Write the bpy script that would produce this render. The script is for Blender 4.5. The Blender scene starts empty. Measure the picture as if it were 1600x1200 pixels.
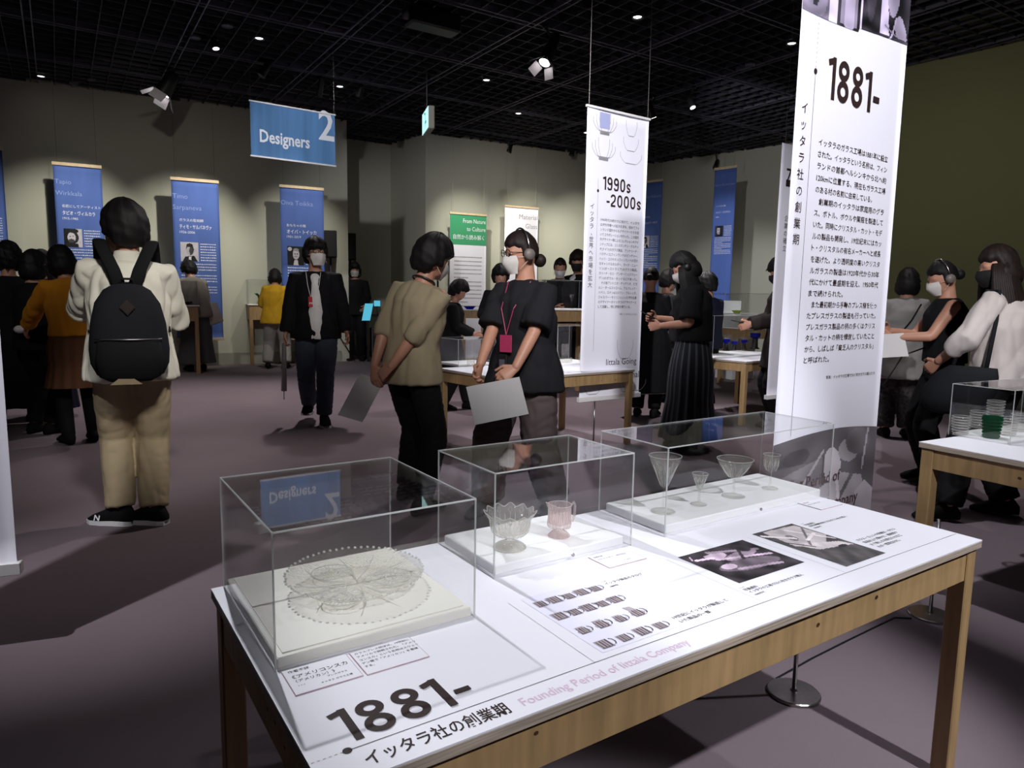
import bpy, math, random
import numpy as np
from mathutils import Vector
random.seed(7); np.random.seed(7)
C = bpy.context.scene.collection
SC = bpy.context.scene
A = np.array

# ------------------------------------------------------------------ camera
FPX, PITCH, ROLL, CAMH = 1088.6, .1224, .0166, 1.3
cp, sp = math.cos(PITCH), math.sin(PITCH); cr, sr = math.cos(ROLL), math.sin(ROLL)
FW = A([0, cp, -sp]); _U = A([0, sp, cp]); _R = A([1., 0, 0])
RT = cr*_R + sr*_U; UP = -sr*_R + cr*_U
CAM = A([0, 0, CAMH])
cd = bpy.data.cameras.new('camera'); cam = bpy.data.objects.new('camera', cd); C.objects.link(cam)
cd.sensor_width = 36; cd.lens = FPX*36/1600; cd.clip_end = 100; cd.clip_start = .05
from mathutils import Matrix
cam.matrix_world = Matrix([[RT[i], UP[i], -FW[i], CAM[i]] for i in range(3)] + [[0, 0, 0, 1]])
SC.camera = cam
def ray(x, y): return FW + RT*(x-800)/FPX - UP*(y-600)/FPX
def at(x, y, z=0.):
    d = ray(x, y); return CAM + d*(z-CAMH)/d[2]
def hgt(px, py, G):
    d = ray(px, py); return CAMH + d[2]*math.hypot(G[0], G[1])/math.hypot(d[0], d[1])
def plane(G, u, px, py):
    n = A([-u[1], u[0], 0]); d = ray(px, py); t = ((A([G[0], G[1], 0])-CAM)@n)/(d@n); P = CAM+d*t
    return float((P[:2]-A(G[:2]))@A(u[:2])), float(P[2])

# ------------------------------------------------------------------ world, exposure
w = bpy.data.worlds.new('world'); SC.world = w; w.use_nodes = True
w.node_tree.nodes['Background'].inputs[0].default_value = (.55, .5, .6, 1)
w.node_tree.nodes['Background'].inputs[1].default_value = .018
SC.view_settings.view_transform = 'Standard'; SC.view_settings.look = 'None'
SC.view_settings.exposure = 0.0; SC.view_settings.gamma = 1.0; SC.view_settings.use_curve_mapping = False
cy = SC.cycles
cy.use_denoising = True; cy.max_bounces = 8; cy.transparent_max_bounces = 40; cy.glossy_bounces = 4
cy.diffuse_bounces = 3; cy.caustics_reflective = False; cy.caustics_refractive = False; cy.sample_clamp_indirect = 4

HC = 4.6                                   # height of the ceiling lattice
def spot(p, tgt, power, ang=40, blend=.5, col=(1, .97, .93), size=.04):
    l = bpy.data.lights.new('lamp', 'SPOT'); l.energy = power; l.spot_size = math.radians(ang); l.spot_blend = blend
    l.color = col; l.shadow_soft_size = size
    o = bpy.data.objects.new('lamp', l); C.objects.link(o); o.location = p
    o.rotation_euler = (Vector(tgt)-Vector(p)).to_track_quat('-Z', 'Y').to_euler()
    return o
COOL = (.93, .95, 1.); WARM2 = (1, .97, .86); ROSE = (1, .93, .92); BAN = (.95, .96, 1.); SOFT = (1., .98, .95)
# (lamp position, target, watts, cone)
LAMPS = [
 ((-1.9, 3.9, 4.3), (-.1, 1.45, .8), 600, 19, COOL),
 ((2.8, -.6, 4.3), (.90, 1.85, .7), 900, 24, COOL),
 ((1.7, -1.8, 4.3), (.05, 1.2, .7), 600, 11, COOL),
 ((4.4, 2.6, 4.3), (1.0, 1.9, .7), 260, 22, COOL),
 ((1.0, -.6, 4.3), (1.35, 2.8, 2.35), 1150, 48, BAN),
 ((.1, 3.0, 4.3), (1.0, 6.3, 2.3), 800, 44, BAN),
 ((-2.5, .5, 4.3), (-1.95, 2.4, 1.3), 520, 30, BAN),
 # washers on the wall banners, standing to their right
 ((-5.6, 9.8, 4.4), (-7.6, 11.8, 1.7), 400, 52, WARM2),
 ((-4.1, 10.9, 4.4), (-6.0, 12.6, 1.7), 430, 52, WARM2),
 ((-2.7, 11.6, 4.4), (-4.3, 13.5, 1.7), 270, 50, WARM2),
 ((-7.3, 8.4, 4.4), (-9.4, 10.8, 1.7), 320, 52, WARM2),
 ((-1.0, 12.9, 4.4), (-.8, 15.3, 2.1), 300, 52, WARM2),
 ((.3, 13.5, 4.4), (.5, 15.8, 2.3), 300, 56, WARM2),
 ((1.6, 13.6, 4.4), (1.7, 16.4, 2.2), 330, 56, WARM2),
 ((2.4, 11.2, 4.4), (4.0, 14.0, 2.1), 300, 46, COOL),
 ((3.3, 9.6, 4.4), (5.0, 13.6, 1.2), 240, 46, COOL),
 # broad fill lamps added to stand in for bounce on the upper walls
 ((.2, 10.6, 4.2), (.3, 15.6, 2.3), 150, 70, WARM2),
 ((2.2, 9.6, 4.2), (5.2, 14.2, 2.3), 170, 70, COOL),
 ((-4.2, 8.2, 4.2), (-6.2, 12.6, 2.2), 45, 76, WARM2),
 ((2.6, 6.0, 4.2), (5.8, 9.8, 2.1), 120, 80, WARM2),
 ((-2.3, 11.9, 4.2), (-3.2, 16.0, 2.0), 9, 70, WARM2),
 # blue sign
 ((-2.6, 5.6, 4.4), (-2.3, 8.3, 3.4), 500, 50, COOL),
 # tables further back
 ((.6, 7.6, 4.4), (.4, 6.1, .7), 420, 36, COOL),
 ((2.0, 9.4, 4.4), (3.0, 7.8, .7), 360, 36, COOL),
 ((1.2, 3.6, 4.4), (2.6, 3.2, .7), 330, 32, COOL),
 ((-3.4, 10.3, 4.4), (-3.9, 12.2, 1.0), 110, 36, WARM2),
 # pools on the carpet, then fill lamps added to brighten the visitors
 ((.3, 6.6, 4.4), (-2.3, 4.3, 0), 280, 56, ROSE),
 ((-2.4, 9.0, 4.4), (-2.6, 8.4, 0), 440, 84, ROSE),
 ((-4.6, 8.6, 4.4), (-5.0, 8.6, 0), 200, 80, ROSE),
 ((1.2, 9.0, 4.4), (1.0, 8.0, 0), 480, 74, ROSE),
 ((3.4, 6.4, 4.4), (3.4, 5.8, 0), 170, 60, ROSE),
 ((.6, -.3, 4.3), (-2.1, 4.1, 1.0), 900, 18, SOFT),
 ((-.2, -1.6, 4.3), (-.1, 4.5, 1.3), 820, 18, SOFT),
 ((1.2, -1.6, 4.3), (3.2, 4.6, 1.2), 480, 13, SOFT),
 ((-.4, 2.2, 4.3), (-2.0, 7.0, 1.4), 420, 15, SOFT),
 ((-3.0, 1.6, 4.3), (-4.5, 6.8, 1.2), 190, 22, SOFT),
]
for p, t, pw, an, cl in LAMPS:
    if pw: spot(p, t, pw, an, 1. if cl in (WARM2, ROSE, BAN, SOFT) else .6, cl, .10 if cl == ROSE else .25 if cl == SOFT else .05)

# ------------------------------------------------------------------ materials
def mat(name, col, rough=.6, metal=0., spec=.5, noise=None, bump=None, emit=None, tint=None, sub=None):
    m = bpy.data.materials.new(name); m.use_nodes = True; nt = m.node_tree; b = nt.nodes['Principled BSDF']
    b.inputs['Base Color'].default_value = (*col, 1); b.inputs['Roughness'].default_value = rough
    b.inputs['Metallic'].default_value = metal; b.inputs['Specular IOR Level'].default_value = spec
    if emit:
        b.inputs['Emission Color'].default_value = (*emit[0], 1); b.inputs['Emission Strength'].default_value = emit[1]
    if noise or bump:
        tc = nt.nodes.new('ShaderNodeTexCoord')
    if noise:                               # (scale, amount, stretch)
        sc, am, st = noise
        mp = nt.nodes.new('ShaderNodeMapping'); mp.inputs['Scale'].default_value = st
        n = nt.nodes.new('ShaderNodeTexNoise'); n.inputs['Scale'].default_value = sc; n.inputs['Detail'].default_value = 4
        nt.links.new(tc.outputs['Object'], mp.inputs[0]); nt.links.new(mp.outputs[0], n.inputs['Vector'])
        r = nt.nodes.new('ShaderNodeMapRange'); r.inputs[1].default_value = .3; r.inputs[2].default_value = .7
        r.inputs[3].default_value = 1-am; r.inputs[4].default_value = 1+am
        nt.links.new(n.outputs[0], r.inputs[0])
        mx = nt.nodes.new('ShaderNodeVectorMath'); mx.operation = 'SCALE'; mx.inputs[0].default_value = col
        nt.links.new(r.outputs[0], mx.inputs['Scale']); nt.links.new(mx.outputs[0], b.inputs['Base Color'])
    if bump:                                # (scale, strength, distance)
        n = nt.nodes.new('ShaderNodeTexNoise'); n.inputs['Scale'].default_value = bump[0]; n.inputs['Detail'].default_value = 5
        nt.links.new(tc.outputs['Object'], n.inputs['Vector'])
        bp = nt.nodes.new('ShaderNodeBump'); bp.inputs['Strength'].default_value = bump[1]; bp.inputs['Distance'].default_value = bump[2]
        nt.links.new(n.outputs[0], bp.inputs['Height']); nt.links.new(bp.outputs[0], b.inputs['Normal'])
    return m
def clear(name, tint=(1, 1, 1), ior=1.5, frost=0., frostcol=(.9, .9, .9), rough=.02, bump=None, gain=1., graz=.9):
    """thin clear sheet: what is not mirrored by the surface goes straight through"""
    m = bpy.data.materials.new(name); m.use_nodes = True; nt = m.node_tree; nt.nodes.remove(nt.nodes['Principled BSDF'])
    out = nt.nodes['Material Output']
    tr = nt.nodes.new('ShaderNodeBsdfTransparent'); tr.inputs[0].default_value = (*tint, 1)
    gl = nt.nodes.new('ShaderNodeBsdfGlossy'); gl.inputs['Roughness'].default_value = rough
    fr = nt.nodes.new('ShaderNodeLayerWeight'); fr.inputs[0].default_value = .5
    mx = nt.nodes.new('ShaderNodeMixShader'); pw = nt.nodes.new('ShaderNodeMath'); pw.operation = 'POWER'; pw.inputs[1].default_value = 5
    nt.links.new(fr.outputs['Facing'], pw.inputs[0]); mm = nt.nodes.new('ShaderNodeMath'); mm.operation = 'MULTIPLY_ADD'; mm.use_clamp = True
    mm.inputs[1].default_value = graz; mm.inputs[2].default_value = .030*gain; nt.links.new(pw.outputs[0], mm.inputs[0]); fac = mm.outputs[0]
    nt.links.new(fac, mx.inputs[0]); nt.links.new(tr.outputs[0], mx.inputs[1]); nt.links.new(gl.outputs[0], mx.inputs[2])
    last = mx
    if frost:
        d0 = nt.nodes.new('ShaderNodeBsdfDiffuse'); d0.inputs[0].default_value = (*frostcol, 1); d1 = nt.nodes.new('ShaderNodeBsdfTranslucent'); d1.inputs[0].default_value = (*frostcol, 1)
        df = nt.nodes.new('ShaderNodeMixShader'); df.inputs[0].default_value = .5; nt.links.new(d0.outputs[0], df.inputs[1]); nt.links.new(d1.outputs[0], df.inputs[2])
        m2 = nt.nodes.new('ShaderNodeMixShader'); m2.inputs[0].default_value = frost
        nt.links.new(mx.outputs[0], m2.inputs[1]); nt.links.new(df.outputs[0], m2.inputs[2]); last = m2
    if bump:
        tc = nt.nodes.new('ShaderNodeTexCoord'); n = nt.nodes.new('ShaderNodeTexVoronoi'); n.inputs['Scale'].default_value = bump[0]
        nt.links.new(tc.outputs['Object'], n.inputs['Vector'])
        bp = nt.nodes.new('ShaderNodeBump'); bp.inputs['Strength'].default_value = bump[1]; bp.inputs['Distance'].default_value = bump[2]
        nt.links.new(n.outputs[0], bp.inputs['Height'])
        for nd in (gl, fr): nt.links.new(bp.outputs[0], nd.inputs['Normal'])
    nt.links.new(last.outputs[0], out.inputs[0])
    return m
def printed():
    m = bpy.data.materials.new('print'); m.use_nodes = True; nt = m.node_tree; b = nt.nodes['Principled BSDF']
    a = nt.nodes.new('ShaderNodeAttribute'); a.attribute_name = 'ink'; nt.links.new(a.outputs[0], b.inputs['Base Color'])
    b.inputs['Roughness'].default_value = .6; b.inputs['Specular IOR Level'].default_value = .3
    return m
def c8(r, g, b):
    f = lambda v: ((v/255+.055)/1.055)**2.4 if v > 10 else v/255/12.92
    return (f(r), f(g), f(b))
M = {}
M['carpet'] = mat('carpet', c8(132, 118, 124), .95, spec=.1, noise=(1.2, .06, (1, 1, 1)), bump=(420, .5, .004))
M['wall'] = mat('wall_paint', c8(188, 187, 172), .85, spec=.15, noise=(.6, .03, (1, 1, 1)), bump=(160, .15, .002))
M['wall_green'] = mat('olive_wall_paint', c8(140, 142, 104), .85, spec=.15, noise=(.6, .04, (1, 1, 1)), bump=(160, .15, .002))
M['baseboard'] = mat('baseboard_paint', c8(150, 149, 138), .6)
M['void'] = mat('dark_slab', c8(14, 14, 18), .9, spec=.1, noise=(2, .2, (1, 1, 1)))
M['lattice'] = mat('dark_lattice', c8(58, 56, 64), .6, noise=(3, .1, (1, 1, 1)))
M['beam'] = mat('dark_beam', c8(84, 82, 94), .5, noise=(3, .1, (1, 1, 1)))
M['sheet'] = mat('white_print_sheet', c8(244, 242, 250), .45, spec=.4, noise=(3, .01, (1, 1, 1)))
M['white'] = mat('white_board', c8(250, 250, 250), .5, noise=(3, .01, (1, 1, 1)))
M['cream'] = mat('cream_board', c8(244, 241, 230), .5, noise=(3, .01, (1, 1, 1)))
M['ply'] = mat('plywood_edge', c8(176, 160, 146), .6, noise=(6, .35, (1, 1, 60)))
M['wood'] = mat('pine', c8(172, 140, 98), .55, noise=(5, .18, (8, 8, .9)), bump=(90, .08, .002))
M['knot'] = mat('knot', c8(72, 46, 30), .6, noise=(40, .3, (1, 1, 1)))
M['ink'] = mat('ink', c8(52, 38, 36), .6, spec=.2, noise=(8, .05, (1, 1, 1)))
M['pinkink'] = mat('pink_ink', c8(226, 196, 218), .6, spec=.2, noise=(8, .03, (1, 1, 1)))
M['greyink'] = mat('grey_ink', c8(150, 146, 150), .6, spec=.2, noise=(8, .03, (1, 1, 1)))
M['mauveink'] = mat('mauve_ink', c8(190, 160, 170), .6, spec=.2, noise=(8, .03, (1, 1, 1)))
M['whiteink'] = mat('white_ink', c8(235, 238, 245), .6, noise=(8, .03, (1, 1, 1)))
M['paleblueink'] = mat('pale_blue_ink', c8(150, 168, 214), .6, noise=(8, .03, (1, 1, 1)))
M['print'] = printed()
M['blue'] = mat('blue_banner_cloth', c8(84, 108, 176), .8, spec=.2, noise=(2, .06, (3, 3, .4)), bump=(300, .1, .001))
M['green'] = mat('green_banner_cloth', c8(70, 158, 112), .8, spec=.2, noise=(2, .05, (1, 1, 1)))
M['cloth'] = mat('white_banner_cloth', c8(244, 241, 252), .75, spec=.25, noise=(1.5, .012, (3, 3, .5)), bump=(260, .06, .001))
M['rail'] = mat('pale_wood_rail', c8(222, 196, 160), .5, noise=(20, .1, (1, 1, 1)))
M['whiterail'] = mat('white_rail', c8(240, 236, 236), .4, noise=(5, .02, (1, 1, 1)))
M['steel'] = mat('brushed_steel', c8(170, 165, 165), .3, 1., noise=(60, .08, (1, 1, 20)))
M['black'] = mat('black_metal', c8(16, 16, 17), .5, noise=(20, .1, (1, 1, 1)))
M['wire'] = mat('wire', c8(120, 115, 110), .4, .8, noise=(20, .1, (1, 1, 1)))
M['acrylic'] = clear('acrylic', (.985, .985, .985), 1.5, gain=1.15)
M['edge'] = clear('acrylic_edge_glint', (.8, .81, .8), 1.5, .55, (.98, .99, .98), .1)  # whitish frost stands in for light caught along the edges
M['glass'] = clear('clear_glass', (.99, .985, .975), 1.5, .02, (.95, .95, .95), .03, gain=2.0, graz=.45)
M['cutglass'] = clear('cut_glass', (.965, .955, .93), 1.5, .12, (.97, .96, .92), .05, (220, 1., .004), 2.2, .45)
M['pinkglass'] = clear('pink_glass', (.98, .92, .91), 1.5, .17, (.97, .88, .87), .05, (240, 1., .004), 2., .45)
M['greenglass'] = clear('green_glass', (.02, .42, .24), 1.5, .35, c8(10, 110, 70), .05)
M['tealglass'] = clear('teal_glass', (.05, .6, .5), 1.5, .45, c8(10, 140, 110), .05)
M['cobalt'] = clear('cobalt_glass', (.05, .1, .8), 1.5, .4, c8(20, 40, 190), .05)
M['redglass'] = clear('dark_red_glass', (.3, .05, .04), 1.5, .5, c8(80, 20, 16), .05)
M['sparkle'] = clear('cut_glass_glint', (.95, .95, .93), 1.5, .55, (.98, .98, .96), .05, None, 3., .5)  # pale frost paints glints on rims, relief and cut lines
M['lit'] = mat('lamp_lens', (1, 1, 1), .4, emit=((1, .97, .92), 9))
M['litsmall'] = mat('small_lamp_lens', (1, 1, 1), .4, emit=((1, .98, .94), 5))
M['barn'] = mat('lamp_reflector', c8(236, 230, 236), .35, noise=(5, .03, (1, 1, 1)))
M['exit'] = mat('exit_panel', (.8, .9, .9), .4, emit=(c8(180, 235, 235), 1.0))
M['exitgreen'] = mat('exit_mark', (.05, .4, .35), .4, emit=(c8(20, 150, 130), .9))
M['screen'] = mat('screen', (.1, .4, .6), .3, emit=(c8(90, 190, 215), .8))  # also put on the staff folder as a painted glow

# ------------------------------------------------------------------ mesh helpers
def empty(name, loc=(0, 0, 0)):
    o = bpy.data.objects.new(name, None); C.objects.link(o); o.location = tuple(float(v) for v in (*loc, 0)[:3]) ; o.empty_display_size = .1
    return o
def tag(o, label=None, cat=None, group=None, kind=None):
    if label: o['label'] = label
    if cat: o['category'] = cat
    if group: o['group'] = group
    if kind: o['kind'] = kind
    return o
def world_loc(o):
    v = A([0., 0, 0])
    while o: v = v+A(o.location); o = o.parent
    return v
class MB:
    def __init__(s): s.v = []; s.f = []
    def add(s, v, f):
        n = len(s.v); s.v += [tuple(map(float, p)) for p in v]; s.f += [tuple(i+n for i in q) for q in f]; return s
    def box(s, O, X, Y, Z):
        O, X, Y, Z = map(lambda q: A(q, float), (O, X, Y, Z))
        if np.cross(X, Y)@Z < 0: X, Y = Y, X
        p = [O, O+X, O+X+Y, O+Y, O+Z, O+X+Z, O+X+Y+Z, O+Y+Z]
        return s.add(p, [(3, 2, 1, 0), (4, 5, 6, 7), (0, 1, 5, 4), (1, 2, 6, 5), (2, 3, 7, 6), (3, 0, 4, 7)])
    def bevbox(s, O, X, Y, Z, b=.003):
        """box with its upright and top edges eased"""
        O, X, Y, Z = map(lambda q: A(q, float), (O, X, Y, Z))
        if np.cross(X, Y)@Z < 0: X, Y = Y, X
        x, y, z = [q/np.linalg.norm(q) for q in (X, Y, Z)]
        def ring(h, i):
            c = b+i
            P = []
            for a, bb, sx, sy in ((0, 0, 1, 1), (1, 0, -1, 1), (1, 1, -1, -1), (0, 1, 1, -1)):
                K = O+X*a+Y*bb+z*h
                q1 = K+x*sx*c+y*sy*i; q2 = K+x*sx*i+y*sy*c
                P += [q2, q1] if (a, bb) in ((0, 0), (1, 1)) else [q1, q2]
            return P
        H = np.linalg.norm(Z)
        R = [ring(0, b), ring(b, 0), ring(H-b, 0), ring(H, b)]
        v = sum(R, []); f = []
        for k in range(3):
            for j in range(8): f.append((k*8+j, k*8+(j+1) % 8, k*8+8+(j+1) % 8, k*8+8+j))
        f += [tuple(range(7, -1, -1)), tuple(range(24, 32))]
        return s.add(v, f)
    def tube(s, pts, r, n=8, cap=True):
        pts = [A(p, float) for p in pts]; k = len(pts)
        rr = r if hasattr(r, '__len__') else [r]*k
        T = [pts[min(i+1, k-1)]-pts[max(i-1, 0)] for i in range(k)]
        T = [t/max(np.linalg.norm(t), 1e-9) for t in T]
        u = np.cross(T[0], A([0, 0, 1.]) if abs(T[0][2]) < .9 else A([1., 0, 0])); u /= np.linalg.norm(u)
        v = []
        for i in range(k):
            u = u-T[i]*(u@T[i]); u /= np.linalg.norm(u); w_ = np.cross(T[i], u)
            for j in range(n):
                a = 2*math.pi*j/n; v.append(pts[i]+rr[i]*(math.cos(a)*u+math.sin(a)*w_))
        f = [(i*n+j, i*n+(j+1) % n, (i+1)*n+(j+1) % n, (i+1)*n+j) for i in range(k-1) for j in range(n)]
        if cap: f += [tuple(range(n-1, -1, -1)), tuple(range((k-1)*n, k*n))]
        return s.add(v, f)
    def lathe(s, prof, c=(0, 0, 0), n=32, fn=None):
        """prof: (radius, height) list; fn(angle, index, r, z) may alter them"""
        v = []; k = len(prof)
        for i, (r, z) in enumerate(prof):
            for j in range(n):
                a = 2*math.pi*j/n; r2, z2 = (fn(a, i, r, z) if fn else (r, z))
                v.append((c[0]+r2*math.cos(a), c[1]+r2*math.sin(a), c[2]+z2))
        f = [(i*n+j, i*n+(j+1) % n, (i+1)*n+(j+1) % n, (i+1)*n+j) for i in range(k-1) for j in range(n)]
        return s.add(v, f)
    def ell(s, c, r, n=12, rot=None):
        c = A(c, float); r = A(r, float)*A([1., 1, 1]); v = []; R = rot if rot is not None else np.eye(3)
        m = max(4, n//2+2)
        v.append(c+R@A([0, 0, -r[2]]))
        for i in range(1, m):
            t = -math.pi/2+math.pi*i/m
            for j in range(n):
                a = 2*math.pi*j/n; v.append(c+R@A([r[0]*math.cos(t)*math.cos(a), r[1]*math.cos(t)*math.sin(a), r[2]*math.sin(t)]))
        v.append(c+R@A([0, 0, r[2]])); L = len(v)-1
        f = [(0, 1+(j+1) % n, 1+j) for j in range(n)]
        f += [(1+i*n+j, 1+i*n+(j+1) % n, 1+(i+1)*n+(j+1) % n, 1+(i+1)*n+j) for i in range(m-2) for j in range(n)]
        f += [(1+(m-2)*n+j, 1+(m-2)*n+(j+1) % n, L) for j in range(n)]
        return s.add(v, f)
    def build(s, name, m=None, parent=None, smooth=False, label=None, loc=None):
        """vertices are given in world space; a child keeps them relative to its parent"""
        base = world_loc(parent) if parent else (A(loc, float) if loc is not None else A([0., 0, 0]))
        me = bpy.data.meshes.new(name)
        me.from_pydata([tuple(A(p)-base) for p in s.v] if base.any() else s.v, [], s.f); me.update()
        if smooth: me.polygons.foreach_set('use_smooth', [True]*len(me.polygons))
        if m: me.materials.append(M[m] if isinstance(m, str) else m)
        o = bpy.data.objects.new(name, me); C.objects.link(o)
        if parent: o.parent = parent
        elif loc is not None: o.location = tuple(map(float, loc))
        if label: o['label'] = label
        return o
def V3(p, z=0.): return A([p[0], p[1], z], float)
_tc = {}
def glyphs(body, off):
    k = (body, off)
    if k not in _tc:
        c = bpy.data.curves.new('t', 'FONT'); c.body = body; c.resolution_u = 2; c.offset = off
        o = bpy.data.objects.new('t', c); C.objects.link(o); bpy.context.view_layer.update()
        me = o.evaluated_get(bpy.context.evaluated_depsgraph_get()).to_mesh()
        v = A([p.co[:2] for p in me.vertices]) if len(me.vertices) else np.zeros((0, 2)); f = [tuple(p.vertices) for p in me.polygons]
        o.evaluated_get(bpy.context.evaluated_depsgraph_get()).to_mesh_clear()
        bpy.data.objects.remove(o); bpy.data.curves.remove(c)
        _tc[k] = (v, f)
    return _tc[k]
def text(mb, body, O, X, Y, h, width=None, off=0., align='l', cap=.70):
    """flat lettering: O baseline start, X/Y unit vectors, h capital height, width total width (else natural)"""
    O, X, Y = A(O, float), A(X, float), A(Y, float)
    v, f = glyphs(body, off)
    if not len(v): return 0
    s = h/cap; x0, x1 = v[:, 0].min(), v[:, 0].max(); sx = s if width is None else width/(x1-x0)
    W_ = (x1-x0)*sx; sh = {'l': 0, 'c': -W_/2, 'r': -W_}[align]
    P = O[None]+((v[:, 0]-x0)*sx+sh)[:, None]*X[None]+(v[:, 1]*s)[:, None]*Y[None]
    mb.add(P, f); return W_
def numerals(mb, body, place, h, width, t):
    """condensed numerals drawn as strokes; place(x, y) -> point; x to the right, y up, h high, width overall"""
    adv = {'1': .62, '8': 1., '9': 1., '0': 1., '2': 1., 's': .86, '-': .62}; tot = sum(adv[c] for c in body); k = width/tot; x = 0.; cnt = [0]
    def ring(cx, cy_, rx, ry, a0=0., a1=6.2832, n=20):
        P = [(cx+rx*math.cos(a0+(a1-a0)*i/n), cy_+ry*math.sin(a0+(a1-a0)*i/n)) for i in range(n+1)]; stroke(P)
    def stroke(P):
        L = []; R = []
        for i, p in enumerate(P):
            a, b = P[max(i-1, 0)], P[min(i+1, len(P)-1)]
            if P[0] == P[-1] or math.dist(P[0], P[-1]) < 1e-6:
                if i == 0 or i == len(P)-1: a, b = P[-2], P[1]
            d = max(1e-9, math.hypot(b[0]-a[0], b[1]-a[1])); nx, ny = -(b[1]-a[1])/d*t/2, (b[0]-a[0])/d*t/2
            L.append(place(p[0]+nx, p[1]+ny)); R.append(place(p[0]-nx, p[1]-ny))
        n = len(P); cnt[0] += 1; q0, q1, q2 = A(R[0]), A(R[1]), A(L[0]); nv = np.cross(q1-q0, q2-q0); nv = nv/max(1e-12, np.linalg.norm(nv))*.00022*cnt[0]; R = [A(r_)+nv for r_ in R]; L = [A(r_)+nv for r_ in L]; mb.add(R+L, [(i, i+1, n+i+1, n+i) for i in range(n-1)])
    for c in body:
        w_ = adv[c]*k*.80; x0 = x+adv[c]*k*.1; cx = x0+w_/2; e = t/2; rx = w_/2-e
        if c == '1': stroke([(x0+w_-e, 0), (x0+w_-e, h)]); stroke([(x0, h*.84), (x0+w_-e, h-e*1.1)])
        elif c == '8': ring(cx, h*.755, rx*.93, h*.245-e); ring(cx, h*.265, rx, h*.265-e)
        elif c == '0': stroke([(cx+rx*math.copysign(abs(math.cos(a))**.75, math.cos(a)), h/2+(h/2-e)*math.copysign(abs(math.sin(a))**.9, math.sin(a))) for a in [i*math.pi/14 for i in range(29)]])
        elif c == '9': ring(cx, h*.70, rx, h*.30-e); stroke([(cx+rx, h*.70), (cx+rx, h*.30), (cx+rx*.75, h*.10), (cx, e), (cx-rx*.7, h*.08), (cx-rx, h*.22)])
        elif c == '2': stroke([(cx-rx, h*.72)]+[(cx+rx*math.cos(a), h*.72+(h*.28-e)*math.sin(a)) for a in [math.pi-i*math.pi/10 for i in range(11)]]+[(cx+rx*.8, h*.5), (cx-rx, e*2)]); stroke([(cx-rx-e*.6, e), (cx+rx+e*.4, e)])
        elif c == 's': stroke([(cx+rx, h*.50), (cx+rx*.5, h*.64), (cx-rx*.3, h*.65), (cx-rx, h*.52), (cx-rx*.6, h*.38), (cx+rx*.6, h*.28), (cx+rx, h*.15), (cx+rx*.4, e), (cx-rx*.4, e), (cx-rx, h*.14)])
        elif c == '-': stroke([(x0+w_*.1, h*.36), (x0+w_*1.05, h*.36)])
        x += adv[c]*k
def strip(mb, P, Q, t, N):
    """flat ruled line of width t from P to Q on the surface with normal N"""
    P, Q, N = A(P, float), A(Q, float), A(N, float); d = (Q-P)/np.linalg.norm(Q-P); s_ = np.cross(N, d)*t/2
    mb.add([P-s_, Q-s_, Q+s_, P+s_], [(0, 1, 2, 3)])
def picture(name, parent, O, X, Y, w_, h_, fn, nx=90, ny=60, keep=None, label=None, mp=None):
    """flat print: a grid whose faces carry ink colours; fn(U, V) -> rgb array, U right, V up, 0..1"""
    O, X, Y = A(O, float), A(X, float), A(Y, float)
    u = np.linspace(0, 1, nx+1); v = np.linspace(0, 1, ny+1)
    mb = MB(); pts = [(O+X*w_*a+Y*h_*b if mp is None else mp(a, b)) for b in v for a in u]
    fs = []; cc = []
    for j in range(ny):
        for i in range(nx):
            a, b = (u[i]+u[i+1])/2, (v[j]+v[j+1])/2
            if keep and not keep(a, b): continue
            fs.append((j*(nx+1)+i, j*(nx+1)+i+1, (j+1)*(nx+1)+i+1, (j+1)*(nx+1)+i)); cc.append((a, b))
    mb.add(pts, fs); cc = A(cc)
    col = fn(cc[:, 0], cc[:, 1])
    if col.ndim == 1: col = np.stack([col]*3, 1)
    o = mb.build(name, 'print', parent, label=label)
    at_ = o.data.attributes.new('ink', 'FLOAT_COLOR', 'CORNER')
    full = np.ones((len(fs)*4, 4)); full[:, :3] = np.repeat(np.clip(col, 0, 1), 4, 0)
    at_.data.foreach_set('color', full.ravel())
    return o
def lin(v): return np.where(v > 10, ((v/255+.055)/1.055)**2.4, v/255/12.92)
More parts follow.
